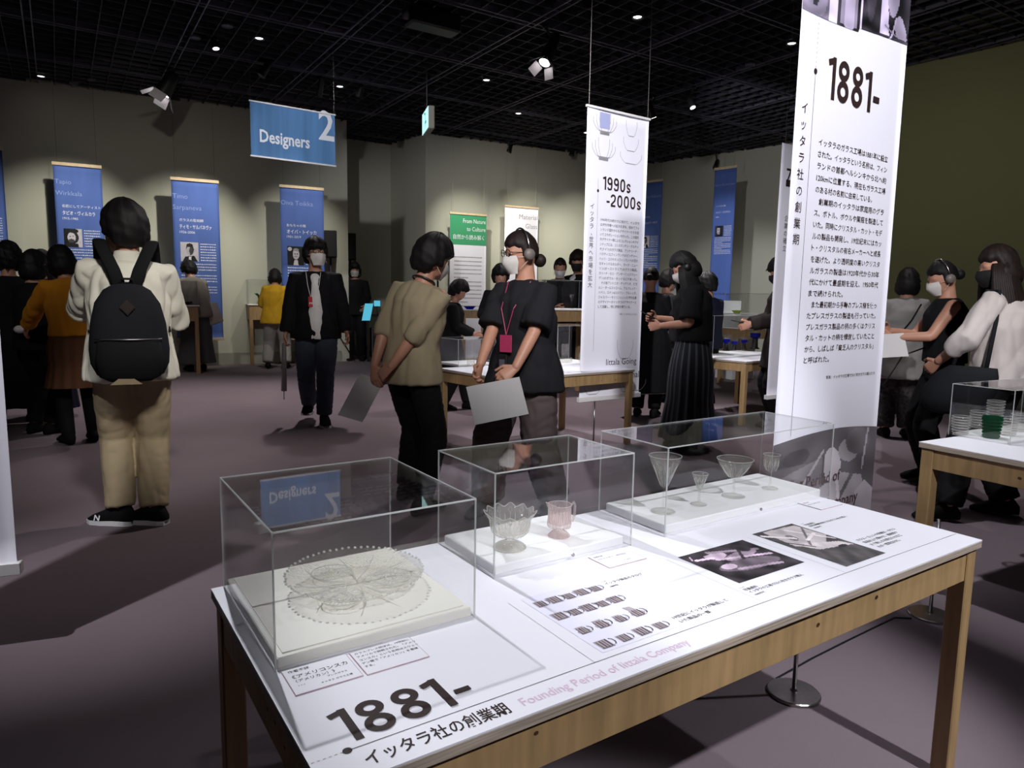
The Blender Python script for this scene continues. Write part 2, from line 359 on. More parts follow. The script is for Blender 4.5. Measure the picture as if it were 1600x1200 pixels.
def shapes(bg, items, noise=8, seed=0, tint=(1, .97, 1.02), sc=6):
    def fn(U, V):
        g = np.full(len(U), float(bg))
        rs = np.random.RandomState(seed); ph = rs.rand(8)*6; kx = rs.uniform(-sc*4, sc*4, 8); ky = rs.uniform(-sc*4, sc*4, 8)
        nz = sum(np.sin(kx[i]*U+ky[i]*V+ph[i]+1.5*np.sin(ky[i]*U*.7)) for i in range(8))/3
        for it in items:
            if it[0] == 'e':
                _, cx, cy_, rx, ry, an, g1 = it; ca, sa = math.cos(math.radians(an)), math.sin(math.radians(an))
                x = ((U-cx)*ca+(V-cy_)*sa)/rx; y = (-(U-cx)*sa+(V-cy_)*ca)/ry; g[x*x+y*y < 1] = g1
            elif it[0] == 'r':
                _, x0, y0, x1, y1, g1 = it; g[(U > x0) & (U < x1) & (V > y0) & (V < y1)] = g1
            elif it[0] == 'p':
                pts, g1 = it[1], it[2]; ins = np.zeros(len(U), bool); k = len(pts)
                for i in range(k):
                    (xa, ya), (xb, yb) = pts[i], pts[(i+1) % k]
                    c = ((ya > V) != (yb > V)) & (U < (xb-xa)*(V-ya)/((yb-ya) if yb != ya else 1e-9)+xa); ins ^= c
                g[ins] = g1
            elif it[0] == 'l':
                _, x0, y0, x1, y1, t, g1 = it; dx, dy = x1-x0, y1-y0; L = dx*dx+dy*dy
                k = np.clip(((U-x0)*dx+(V-y0)*dy)/L, 0, 1); g[(U-x0-k*dx)**2+(V-y0-k*dy)**2 < t*t] = g1
        g = np.clip(g+nz*noise, 0, 255)
        return np.stack([lin(np.clip(g*t, 0, 255)) for t in tint], 1)
    return fn
Zv = A([0, 0, 1.])

# ------------------------------------------------------------------ room shell
RA = math.radians(33)
L0 = at(0, 122, HC); L2 = at(529, 190, HC); r1 = at(530, 217, HC); r2 = at(610, 227, HC); c1 = at(665, 209, HC); c2 = at(1022, 256, HC)
m1 = at(1200, 230, HC); R0 = at(1422, 103, HC); R1 = at(1600, 65, HC)
LL = L0+(L0-L2)*1.1; m2 = m1+(m1-c2)*.55; RS = R0+(R0-R1)*.35; RE = R1+(R1-R0)*5.5
mb = MB(); mb.box((-16, -8, -.1), (30, 0, 0), (0, 30, 0), (0, 0, .1)); tag(mb.build('floor', 'carpet'), 'grey mauve carpet floor', kind='structure')
def wall(name, P, Q, m, label, side=1, base=True):
    d = V3(Q)-V3(P); n = A([-d[1], d[0], 0])/np.linalg.norm(d)*.15*side
    b = MB(); b.box(V3(P), d, n, Zv*(HC+.5)); o = tag(b.build(name, m), label, kind='structure')
    if base:
        e = d/np.linalg.norm(d); k = -n/.15
        b = MB(); b.box(V3(P)+k*.014, d, -k*.013, Zv*.21); b.box(V3(P)+k*.02, d, -k*.019, A([0, 0, .02]))
        tag(b.build(name.replace('wall', 'baseboard'), 'baseboard'), kind='structure')
    return o
wall('wall_left', LL, L2, 'wall', 'pale wall behind the blue portrait banners')
wall('wall_recess_end', L2, A(r1)+(A(r1)-A(L2))*.0+0, 'wall', 'end of the left wall at the dark recess', -1, False)
wall('wall_recess', r1, r2, 'wall', 'dark wall of the recess behind the loudspeakers')
wall('wall_recess_side', r2, c1, 'wall', 'side wall of the recess')
wall('wall_back', c1, c2, 'wall', 'back wall behind the green banner')
wall('wall_back_right', c2, m2, 'wall', 'back wall behind the blue banners on the right')
wall('wall_return', m2, RS, 'wall', 'return wall hidden behind the tall banner', 1, False)
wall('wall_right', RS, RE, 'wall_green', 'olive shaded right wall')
E1 = A(RE); E0 = A(LL)
wall('wall_near_left', A([E0[0], -7, 0]), LL, 'wall', 'wall beyond the left edge', 1, False)
mb = MB(); mb.box((-16, -8, HC+.55), (30, 0, 0), (0, 30, 0), (0, 0, .1)); ceil = tag(mb.build('ceiling', 'void'), 'black ceiling above the lattice', kind='structure')
nA = A([math.cos(RA), math.sin(RA), 0]); nB = A([-math.sin(RA), math.cos(RA), 0])
lat = MB(); PER = 1.714
for nn, dd, ph, lo, hi in ((nA, nB, 1.575, -9, 15), (nB, nA, 7.4, -7, 19)):
    k0 = math.ceil((lo-ph)/PER); k1 = math.floor((hi-ph)/PER); L = 26
    for k in range(k0, k1+1):
        c0 = ph+k*PER
        for j in range(6):
            c_ = c0+.045+(PER-.09)/7*(j+1); P = nn*c_+dd*(5-L/2)+Zv*(HC+.002)
            lat.box(P-nn*.004, dd*L, nn*.008, Zv*.05)
        b = MB()
        for s_ in (-.045, .045): b.box(nn*(c0+s_-.007)+dd*(5-L/2)+Zv*(HC-.004), dd*L, nn*.014, Zv*.07)
        b.build('ceiling_beam', 'beam', ceil)
lt = lat.build('ceiling_lattice', 'lattice', ceil); lt['kind'] = 'stuff'; lt['label'] = 'black open grid of small square cells'
mb = MB()
for P in (at(1433, 560), ):
    pass
# ------------------------------------------------------------------ tables
def table(name, O, ang, L, W, zt, label, group=None, apron=.085, th=.022, leg=.045, inset=.008, top='sheet', knots=True):
    """O = left far corner (length runs along ang, width towards -normal)"""
    ux = A([math.cos(ang), math.sin(ang), 0]); vy = A([math.sin(ang), -math.cos(ang), 0])
    O = V3(O); t = tag(empty(name, O), label, 'table', group)
    Z0 = O+Zv*(zt-th)
    MB().bevbox(Z0, ux*L, vy*W, Zv*(th-.003), .0015).build('table_top', 'ply', t)
    MB().box(Z0+Zv*(th-.003), ux*L, vy*W, Zv*.003).build('printed_sheet', top, t)
    a = inset
    for (P, X, Y) in ((Z0+ux*(a+leg)+vy*(a+.004), ux*(L-2*a-2*leg), vy*.022), (Z0+ux*(a+leg)+vy*(W-a-.026), ux*(L-2*a-2*leg), vy*.022),
                      (Z0+ux*(a+.004)+vy*(a+leg), ux*.022, vy*(W-2*a-2*leg)), (Z0+ux*(L-a-.026)+vy*(a+leg), ux*.022, vy*(W-2*a-2*leg))):
        o = MB().bevbox(P-Zv*apron, X, Y, Zv*apron, .002).build('apron', 'wood', t)
        if knots:
            big = X if np.linalg.norm(X) > np.linalg.norm(Y) else Y; n_ = Y if big is X else X; n_ = n_/np.linalg.norm(n_); e = big/np.linalg.norm(big)
            for sd in (0, 1):
                k = MB()
                for q in range(3):
                    c = P+big*random.uniform(.12, .88)-Zv*random.uniform(.02, apron-.02)+n_*(.0225 if sd else -.0005); r = random.uniform(.003, .0065)
                    k.add([c+e*r*1.3*math.cos(i*.785)+Zv*r*math.sin(i*.785) for i in range(8)], [tuple(range(8))])
                k.build('knot', 'knot', o)
    for x in (a, L-a-leg):
        for y in (a, W-a-leg):
            P = O+ux*x+vy*y; MB().bevbox(P, ux*leg, vy*leg, Zv*(zt-th), .003).build('leg', 'wood', t)
    return t, ux, vy
def case(name, O, ux, vy, L, W, H, label, group=None, t=.0028, edges=True):
    """clear cover standing on z=O: four walls and a lid, edge strips whitened to look lit"""
    c = tag(empty(name, O), label, 'display case', group); O = A(O, float)
    w_ = t if edges else .004
    MB().box(O+ux*w_+vy*0, ux*(L-2*w_), vy*w_, Zv*(H-w_)).build('pane', 'acrylic', c)
    MB().box(O+ux*w_+vy*(W-w_), ux*(L-2*w_), vy*w_, Zv*(H-w_)).build('pane', 'acrylic', c)
    MB().box(O+vy*w_, ux*w_, vy*(W-2*w_), Zv*(H-w_)).build('pane', 'acrylic', c)
    MB().box(O+ux*(L-w_)+vy*w_, ux*w_, vy*(W-2*w_), Zv*(H-w_)).build('pane', 'acrylic', c)
    MB().box(O+ux*w_+vy*w_+Zv*(H-w_), ux*(L-2*w_), vy*(W-2*w_), Zv*w_).build('lid', 'acrylic', c)
    for x, y in ((0, 0), (L-w_, 0), (0, W-w_), (L-w_, W-w_)): MB().box(O+ux*x+vy*y, ux*w_, vy*w_, Zv*H).build('upright_edge', 'edge', c)
    T_ = Zv*(H-w_)
    for a_ in ((O+ux*w_+T_, ux*(L-2*w_), vy*w_), (O+ux*w_+vy*(W-w_)+T_, ux*(L-2*w_), vy*w_), (O+vy*w_+T_, ux*w_, vy*(W-2*w_)), (O+ux*(L-w_)+vy*w_+T_, ux*w_, vy*(W-2*w_))):
        MB().box(*a_, Zv*w_).build('top_edge', 'edge', c)
    return c
def plinth(name, O, ux, vy, L, W, H, m, label, group=None, lip=.012):
    """low display base: lower step and a raised top"""
    O = A(O, float); b = tag(empty(name, O), label, 'display base', group)
    MB().bevbox(O, ux*L, vy*W, Zv*H, .002).build('board', m, b)
    return b
TA = .5885; TO = A([-.626912, 1.40192]); TL, TW, TZ = 1.783, .723, .683
T1, ux, vy = table('display_table', TO, TA, TL, TW, TZ, 'large pine table in the foreground with white printed top and three clear cases')
def tp(u, v, z=0): return V3(TO)+ux*u+vy*v+Zv*(TZ+z)
top_ = [o for o in T1.children if o.name.startswith('printed_sheet')][0]
E_ = .0006
k = MB()
numerals(k, '1881-', lambda x, y: tp(.052+x, .646-y, E_), .084, .222, .0125)
ch = [p for p in ('イ', 'ッ', 'タ', 'ラ', '社', 'の', '創', '業', '期')]
text(k, 'イッタラ社の創業期', tp(.066, .703, E_), ux, -vy, .0235, .228, .012)
c_ = tp(.053, .660, E_); k.add([c_+ux*.0068*math.cos(a*.3927)+vy*.0068*math.sin(a*.3927) for a in range(16)][::-1], [tuple(range(16))])
strip(k, tp(.055, .660, E_), tp(1.775, .662, E_), .0013, Zv)
for i in range(6): strip(k, tp(.003+.008*i, .660, E_), tp(.007+.008*i, .660, E_), .0008, Zv)
k.build('lettering', 'ink', top_, label='black number and Japanese title printed on the table')
k = MB(); text(k, 'Founding Period of Iittala Company', tp(.318, .702, E_), ux, -vy, .0205, .368, .004); k.build('lettering', 'pinkink', top_, label='pale pink English title printed on the table')
k = MB()
for u in (.495, .951, 1.252): strip(k, tp(u, .386, E_), tp(u-.002, .660, E_), .0007, Zv)
k.build('ruled_line', 'greyink', top_)
k = MB()
def lines(k, u, v, rows, h, ls, off=.008, wds=None):
    for i, r in enumerate(rows): text(k, r, tp(u, v+ls*i, E_), ux, -vy, h, wds[i] if wds else None, off)
lines(k, .728, .408, ['1-1-8'], .0042, .011); lines(k, .728, .422, ['イッタラ製品カタログ'], .0078, .013); lines(k, .728, .438, ['1889年'], .006, .013)
lines(k, .733, .617, ['19世紀にイッタラが製造して', 'いた製品の一部'], .0088, .018)
lines(k, .964, .590, ['1-1-10'], .0042, .011); lines(k, .964, .604, ['写真資料', 'イッタラの工場で働く吹きガラス職人'], .0078, .013); lines(k, .964, .631, ['1940年代'], .006, .013)
lines(k, 1.478, .392, ['1-1-9'], .0042, .011); lines(k, 1.478, .406, ['写真資料', '右側:研磨作業をするガラス吹き職人'], .0078, .013); lines(k, 1.478, .434, ['1900年代'], .006, .013)
lines(k, 1.484, .555, ['カラス・カットや研磨は、カラス', '製品をより輝かせ、透明感や', 'まで美しさを際立たせる工', 'るが一層際立たれ。'], .0088, .0185)
k.build('caption', 'ink', top_, label='small black Japanese captions printed on the table')
# flat prints on the table
def tpic(name, u0, v0, u1, v1, fn, nx, ny, label): picture(name, top_, tp(u0, v1, E_), ux, -vy, u1-u0, v1-v0, fn, nx, ny, label=label)
cat_it = [('r', 0, 0, 1, 1, 226)]
rs = np.random.RandomState(4)
jugs = MB(); ju2 = MB()
tpic('catalogue_print', .526, .385, .716, .643, shapes(242, [], 1, 3, (.98, .97, 1.04)), 8, 8, 'pale catalogue page printed on the table')
def jug(cx, cy_, s, kind):
    P = lambda x, y: tp(cx+x*s, cy_-y*s, E_*2)
    b = {0: [(-.5, 0), (.5, 0), (.45, 1), (-.55, 1)], 1: [(-.4, 0), (.4, 0), (.6, .4), (.3, .8), (.35, 1.1), (-.45, 1.1), (-.3, .8), (-.6, .4)],
         2: [(-.3, 0), (.3, 0), (.7, .35), (.35, .9), (.2, 1.5), (-.4, 1.6), (-.25, .9), (-.6, .35)]}[kind]
    ju2.add([P(*q) for q in b][::-1], [tuple(range(len(b)-1, -1, -1))])
    for i in range(4):
        x = -.42+.24*i; w_ = .05+.04*(i % 2)
        jugs.add([P(x, .06)+Zv*E_, P(x+w_, .06)+Zv*E_, P(x+w_, .9)+Zv*E_, P(x, .9)+Zv*E_], [(0, 1, 2, 3)])
    if kind != 3:
        pr = None
        for i in range(9):
            a = -1.2+2.4*i/8; q = P(.5+.35*math.cos(a), .5+.42*math.sin(a))+Zv*E_
            if pr is not None: strip(jugs, pr, q, s*.07, Zv)
            pr = q
    strip(jugs, P(-.5, .0)+Zv*E_, P(.5, .0)+Zv*E_, s*.06, Zv)
for r, (v_, n_) in enumerate(((.438, 5), (.503, 5), (.572, 4), (.634, 4))):
    for i in range(n_):
        jug(.545+(.716-.55)*(i+.1)/(n_-.4), v_, .024+.004*((r+i) % 2), [0, 0, 1, 0][r] if (r, i) != (2, 3) else 2)
ju2.build('catalogue_jug_tone', mat('mid_tone_ink', c8(178, 165, 172), .6), top_); jugs.build('catalogue_jug_line', mat('dark_tone_ink', c8(80, 66, 64), .6), top_)
tpic('photo_print', .986, .389, 1.225, .570, shapes(48, [('r', .0, .0, 1, .62, 46), ('e', .5, .35, .4, .16, -8, 110), ('e', .62, .62, .26, .10, 10, 150), ('e', .36, .78, .14, .12, 0, 190), ('l', .35, .9, .9, .66, .035, 150), ('l', .1, .78, .28, .74, .03, 225), ('l', .3, .66, .92, .45, .03, 200), ('l', .3, .3, .8, .16, .03, 170), ('e', .25, .42, .1, .08, 0, 205), ('r', .0, .84, .33, 1, 56), ('l', .05, .8, .1, .92, .008, 200), ('e', .78, .78, .09, .12, 0, 66), ('l', .55, .5, .7, .76, .02, 60)], 22, 5, (1.05, .93, 1.03), 8), 90, 64, 'dark photograph of glass blowers printed on the table')
tpic('photo_print', 1.286, .374, 1.458, .640, shapes(84, [('p', [(.0, 1), (.45, 1), (.3, .78), (0, .8)], 70), ('p', [(.2, .98), (.95, .95), (.98, .6), (.5, .4), (.1, .55)], 196), ('p', [(.1, .62), (.9, .42), (.96, .3), (.3, .38)], 214), ('e', .38, .72, .1, .07, 20, 120), ('l', .05, .9, .4, .7, .03, 238), ('l', .6, .9, .95, .5, .02, 240), ('l', .35, .5, .95, .86, .015, 110), ('r', 0, 0, 1, .3, 88), ('e', .75, .33, .1, .03, 0, 50), ('l', .0, .75, .35, .45, .014, 50), ('l', .5, .6, .9, .7, .02, 235)], 14, 8, (1.02, .97, .98), 7), 70, 84, 'grey photograph of a glass worker printed on the table')
# caption cards with thin mauve borders
def card(u, v, w_, h_, rows, label, grp=None):
    c = tag(empty('caption_card', tp(u, v, 0)), label, 'label card', grp)
    MB().box(tp(u, v, .0004), ux*w_, vy*h_, Zv*.0012).build('board', 'mauveink', c)
    MB().box(tp(u+.0012, v+.0012, .0012), ux*(w_-.0024), vy*(h_-.0024), Zv*.0008).build('face', 'sheet', c)
    k = MB()
    for (x, y, s_, h) in rows: text(k, s_, tp(u+x, v+y, .0024), ux, -vy, h, None, .006)
    k.build('lettering', 'ink', c)
card(.032, .411, .111, .082, [(.008, .014, '作者不詳', .0062), (.010, .034, '《アメリコンスカ', .0088), (.012, .047, '（アメリカン）》', .0066), (.012, .060, '1-1-1', .004), (.060, .056, 'プレスガラス', .004), (.045, .070, 'イッタラ ガラス工場', .004)], 'small caption card at the left front corner of the first clear case')
card(.148, .413, .114, .082, [(.006, .012, 'ガラスプレス技術は、19世紀に', .0052), (.006, .024, 'アメリカで発明された。「アメリ', .0052), (.006, .036, 'コンスカ」という名称はスウェー', .0052), (.006, .048, 'デン語で「アメリカン」を意味', .0052), (.006, .060, 'する。', .0052)], 'caption card with five lines of text in front of the first clear case')
card(.796, .278, .118, .078, [(.008, .014, '作者不詳', .005), (.010, .030, '《クリーマー、ボウル》', .006), (.06, .062, 'イッタラ', .004)], 'caption card at the right front corner of the second clear case')
card(1.650, .262, .112, .080, [(.008, .016, '作者不詳', .005), (.010, .034, '《ワイングラス》', .006)], 'caption card at the right front corner of the long clear case')

# bases and cases on the foreground table
b1 = plinth('display_plinth', tp(.030, .012), ux, vy, .372, .386, .019, 'cream', 'cream square base board under the scalloped glass plate')
MB().box(tp(.042, .024, .019), ux*.348, vy*.362, Zv*.002).build('inner_panel', 'cream', b1)
b2 = plinth('display_plinth', tp(.548, .012), ux, vy, .385, .240, .022, 'white', 'white base board under the footed bowl and pink jug')
b3 = plinth('display_plinth', tp(1.085, .012), ux, vy, .70, .240, .024, 'white', 'long white base board under the four stemmed glasses')
case('clear_case', tp(.024, .004), ux, vy, .382, .402, .238, 'clear acrylic case over the scalloped glass plate')
case('clear_case', tp(.534, .003), ux, vy, .412, .266, .240, 'clear acrylic case over the footed bowl and pink jug')
case('clear_case', tp(1.065, .002), ux, vy, .745, .266, .240, 'long clear acrylic case over four stemmed glasses')
for u, v in ((.755, .270), (1.46, .269)):
    o = MB(); o.lathe([(0, .0), (.0045, 0), (.0045, .0), (.0045, .003), (0, .003)], (0, 0, 0), 10)
    o.v = [tuple(tp(u, v, .014)+ux*p[0]+Zv*p[1]+vy*p[2]) for p in o.v]; tag(o.build('case_lock', 'steel', None), 'small round lock on the front of ' + ('the second clear case' if u < 1 else 'the long clear case'), 'lock')

# scalloped pressed-glass plate (relief of discs and leaves)
pc = tp(.243, .196, .022); pl = tag(empty('glass_plate', pc), 'large round pressed glass plate with scalloped rim in the left case', 'plate')
def platefn():
    nr, na = 46, 192; v = []; f = []
    for i in range(nr+1):
        q = i/nr
        for j in range(na):
            a = 2*math.pi*j/na
            R = .136*(1+.022*abs(math.sin(a*9))+.006*math.cos(a*63)); r = q*R
            x, y = r*math.cos(a), r*math.sin(a)
            z = .004+.026*max(0, (q-.55)/.45)**1.6
            d = 0
            for kx in range(3):
                b_ = 2*math.pi*kx/3+.4; cx, cy_ = .075*math.cos(b_), .075*math.sin(b_); e = math.hypot(x-cx, y-cy_)
                if e < .046: d = max(d, .0028*(.5+.5*math.cos(e/.046*math.pi*5))+.0016*(.5+.5*math.cos(math.atan2(y-cy_, x-cx)*16)))
            if not d: d = .0014*(.5+.5*math.sin(x*520)*math.sin(y*520))+.0018*max(0, math.cos(a*9))*(q > .3)
            if q > .93: d += .003*(.5+.5*math.cos(a*63))
            v.append(pc+A([x, y, z+d]))
    f = [(i*na+j, i*na+(j+1) % na, (i+1)*na+(j+1) % na, (i+1)*na+j) for i in range(1, nr) for j in range(na)]
    f += [(0, na+j, na+(j+1) % na) for j in range(na)]
    return v, f
mb = MB(); mb.add(*platefn()); mb.build('plate_body', 'cutglass', pl, True)
mb = MB()
for j in range(63):
    a = 2*math.pi*j/63; R = .136*(1+.022*abs(math.sin(a*9))); mb.ell(pc+A([R*math.cos(a), R*math.sin(a), .034]), (.0032, .0032, .0026), 6)
mb.build('beaded_rim', 'sparkle', pl, True)
def rings(cx, cy_, z0, rad, n, m='glass', par=None):
    mb = MB()
    for r in rad: mb.tube([pc+A([cx+r*math.cos(t*2*math.pi/28), cy_+r*math.sin(t*2*math.pi/28), z0]) for t in range(29)], .0013, 4, False)
    for j in range(n):
        a = 2*math.pi*j/n; mb.ell(pc+A([cx+rad[0]*.6*math.cos(a), cy_+rad[0]*.6*math.sin(a), z0]), (.002, .002, .002), 6)
    for j in range(n*2):
        a = math.pi*j/n; mb.tube([pc+A([cx+r*math.cos(a), cy_+r*math.sin(a), z0-.0006]) for r in (rad[0]*1.1, rad[1]*.93)], .0007, 4)
    return mb.build('moulded_disc', m, par, True)
for kx in range(3):
    b_ = 2*math.pi*kx/3+.4; rings(.075*math.cos(b_), .075*math.sin(b_), .0115, (.020, .042), 14, 'sparkle', pl)
mb = MB()
for kx in range(3):
    for s_ in (-1, 0, 1):
        b_ = 2*math.pi*kx/3+.4+math.pi/3+s_*.28; pts = [pc+A([r*math.cos(b_+s_*(r-.02)*4), r*math.sin(b_+s_*(r-.02)*4), .009+.02*max(0, (r-.07)/.06)**1.6]) for r in np.linspace(.02, .118, 8)]
        mb.tube(pts, [.0008, .0012, .0016, .002, .002, .0016, .0012, .0008], 6)
mb.build('moulded_leaf', 'sparkle', pl, True)

def vessel(name, O, prof_out, th, m, label, cat, group=None, n=40, fn=None, parts=()):
    """hollow blown shape: outer profile then back down inside"""
    t = tag(empty(name, O), label, cat, group); O = A(O, float)
    for (pn, prof, mm, ff) in parts:
        MB().lathe(prof, O, n, ff).build(pn, mm, t, True)
    return t
def stem_glass(O, H, foot, stem, bowl, label, m='glass', rimdec='cutglass', kind='cone', grp=None):
    """bowl = (height fraction where bowl starts, rim radius)"""
    hb, R = bowl; z0 = H*hb; h = H-z0
    if kind == 'cone': pr = [(stem, z0), (R*.22, z0+h*.08), (R*.5, z0+h*.42), (R*.78, z0+h*.74), (R, H)]
    elif kind == 'coupe': pr = [(stem, z0), (R*.30, z0+h*.06), (R*.55, z0+h*.33), (R*.82, z0+h*.7), (R, H)]
    else: pr = [(stem, z0), (R*.55, z0+h*.10), (R*.80, z0+h*.38), (R*.86, z0+h*.7), (R, H)]
    inner = [(max(r-.0012, .001), z+.0012) for r, z in pr[::-1]]; inner[0] = (R-.0010, H)
    k2 = 3
    parts = [('foot', [(.001, .0005), (foot, .0005), (foot*1.0, .002), (foot*.5, .004), (stem*1.6, .009), (stem, .014)], m, None),
             ('stem', [(stem, .014), (stem*.9, H*hb*.5), (stem*1.05, z0*.9), (stem, z0)], m, None),
             ('bowl', pr+inner, m, None)]
    if rimdec:
        a, b = pr[2], pr[4]; mid = pr[3]; up = A(b)*.72+A(mid)*.28
        parts.append(('cut_band', [(a[0]+.0006, a[1]), (mid[0]+.0007, mid[1]), (up[0]+.0006, up[1])], rimdec, lambda an, i, r, z: (r+.0007*math.cos(an*20), z)))
    t = vessel('stemmed_glass', O, None, 0, m, label, 'glass', grp, 36, None, parts)
    O = A(O, float)
    if rimdec:
        for nm, rr, zz in (('rim', R-.0006, H), ('foot_rim_glint', foot, .0012)):  # pale tubes added as painted highlights on the rims
            MB().tube([O+A([rr*math.cos(i*math.pi/20), rr*math.sin(i*math.pi/20), zz]) for i in range(41)], .0007, 5, False).build(nm, 'sparkle', t, True)
        g = MB(); a, b, mid = pr[1], pr[3], pr[2]
        for j in range(18):
            an = 2*math.pi*j/18; P_ = [O+A([(r+.0008)*math.cos(an+tw), (r+.0008)*math.sin(an+tw), z]) for (r, z), tw in ((a, 0), (mid, .12*(j % 2)), (b, .30*(j % 2)))]
            g.tube(P_, [.0003, .0007, .0004], 4)
        o = g.build('cut_lines', 'sparkle', t, True); o['kind'] = 'stuff'
    return t
zb = .0245
def gh(px, py, u, v): return hgt(px, py, tp(u, v)[:2])-TZ-zb
for (u, v, py, foot, R, hb, kind, lab) in (
  (1.168, .161, 712, .034, .046, .42, 'cone', 'tallest cone shaped wine glass at the left end of the long case'),
  (1.310, .166, 740, .023, .0235, .45, 'cone', 'smallest cone shaped glass, second from the left in the long case'),
  (1.472, .160, 717, .034, .055, .48, 'coupe', 'wide shallow champagne glass in the long case'),
  (1.648, .162, 710, .0245, .0265, .48, 'goblet', 'small rounded wine glass at the right end of the long case')):
    P = tp(u, v, zb); px = {1.168: 1041, 1.31: 1095, 1.472: 1150, 1.648: 1205}[u]
    H = gh(px, py, u, v); stem_glass(P, H, foot, .0036, (hb, R), lab, kind=kind)
# footed bowl with wavy rim
P = tp(.640, .172, .0225); H = hgt(794, 795, P[:2])-P[2]
wav = lambda a, i, r, z: (r*(1+(.05*math.cos(a*12) if r > .05 else 0)), z+(.004*math.cos(a*12) if r > .05 else 0))
rib = lambda a, i, r, z: (r*(1+.02*math.cos(a*24)), z)
H = .088
vessel('glass_bowl', P, None, 0, None, 'footed pressed glass bowl with wavy rim in the middle case', 'bowl', None, 96, None, [
 ('foot', [(.001, .0005), (.039, .0005), (.040, .003), (.030, .009), (.014, .016), (.009, .022), (.010, .028)], 'cutglass', rib),
 ('bowl', [(.010, .028), (.034, .033), (.044, .042), (.047, .056), (.049, .070), (.058, .084), (.062, .088), (.060, .088), (.047, .070), (.044, .056), (.041, .044), (.028, .036), (.001, .033)], 'cutglass', lambda a, i, r, z: (wav(a, i, r, z) if z > .068 else rib(a, i, r, z)))])
bw = [o for o in bpy.data.objects if o.name.startswith('glass_bowl')][-1]
def wave_z(a): return P+A([.061*(1+.05*math.cos(a*12))*math.cos(a), .061*(1+.05*math.cos(a*12))*math.sin(a), .0885+.004*math.cos(a*12)])
MB().tube([wave_z(i*math.pi/72) for i in range(145)], .0009, 4, False).build('rim', 'sparkle', bw, True)  # pale tube paints the highlight along the wavy rim
MB().tube([P+A([.0395*math.cos(i*math.pi/24), .0395*math.sin(i*math.pi/24), .002]) for i in range(49)], .0008, 4, False).build('foot_rim_glint', 'sparkle', bw, True)
g = MB()
for j in range(24):
    a = 2*math.pi*j/24; g.tube([P+A([r*1.02*math.cos(a), r*1.02*math.sin(a), z]) for r, z in ((.034, .033), (.044, .042), (.047, .056), (.049, .070))], .0007, 4)
    if j % 2 == 0: g.tube([P+A([r*1.02*math.cos(a+q_), r*1.02*math.sin(a+q_), z]) for r, z, q_ in ((.049, .070, 0), (.054, .078, .09), (.058, .084, 0), (.054, .078, -.09), (.049, .070, 0))], .0007, 4)
    g.tube([P+A([r*math.cos(a), r*math.sin(a), z]) for r, z in ((.038, .0045), (.030, .0102), (.014, .0168))], .0006, 4)
o = g.build('cut_lines', 'sparkle', bw, True); o['kind'] = 'stuff'
# pink footed jug
P = tp(.792, .168, .0225)
jg = vessel('glass_jug', P, None, 0, None, 'small pale pink pressed glass jug with handle in the middle case', 'jug', None, 72, None, [
 ('foot', [(.001, .0005), (.027, .0005), (.028, .003), (.020, .010), (.012, .016), (.016, .020)], 'pinkglass', rib),
 ('jug_body', [(.016, .020), (.028, .025), (.030, .034), (.028, .050), (.0285, .070), (.031, .082), (.0295, .082), (.027, .070), (.026, .050), (.028, .036), (.001, .024)], 'pinkglass',
   lambda a, i, r, z: (r*(1+.015*math.cos(a*20)+(.28*max(0, math.cos(a-TA-math.pi))**6 if z > .075 else 0)), z+(.010*max(0, math.cos(a-TA-math.pi))**6 if z > .075 else 0)))])
mb = MB(); e = ux; mb.tube([P+e*.029+Zv*.074, P+e*.046+Zv*.080, P+e*.050+Zv*.072, P+e*.048+Zv*.045, P+e*.042+Zv*.032, P+e*.029+Zv*.036], .0034, 8); mb.build('handle', 'pinkglass', jg, True)
M['pinksparkle'] = clear('pink_glass_glint', (.97, .93, .93), 1.5, .5, (.98, .90, .89), .05, None, 3., .5)  # pale pink frost for painted glints on the jug
def jr(a): q_ = max(0, math.cos(a-TA-math.pi))**6; return P+A([.0305*(1+.28*q_)*math.cos(a), .0305*(1+.28*q_)*math.sin(a), .0825+.010*q_])
MB().tube([jr(i*math.pi/36) for i in range(73)], .0009, 4, False).build('rim', 'pinksparkle', jg, True)
g = MB()
for j in range(20):
    a = 2*math.pi*j/20; g.tube([P+A([r*1.02*math.cos(a), r*1.02*math.sin(a), z]) for r, z in ((.028, .025), (.030, .034), (.028, .050), (.0285, .070))], .0006, 4)
    g.tube([P+A([r*math.cos(a), r*math.sin(a), z]) for r, z in ((.0275, .003), (.020, .0108), (.012, .0165))], .0005, 4)
o = g.build('cut_lines', 'pinksparkle', jg, True); o['kind'] = 'stuff'

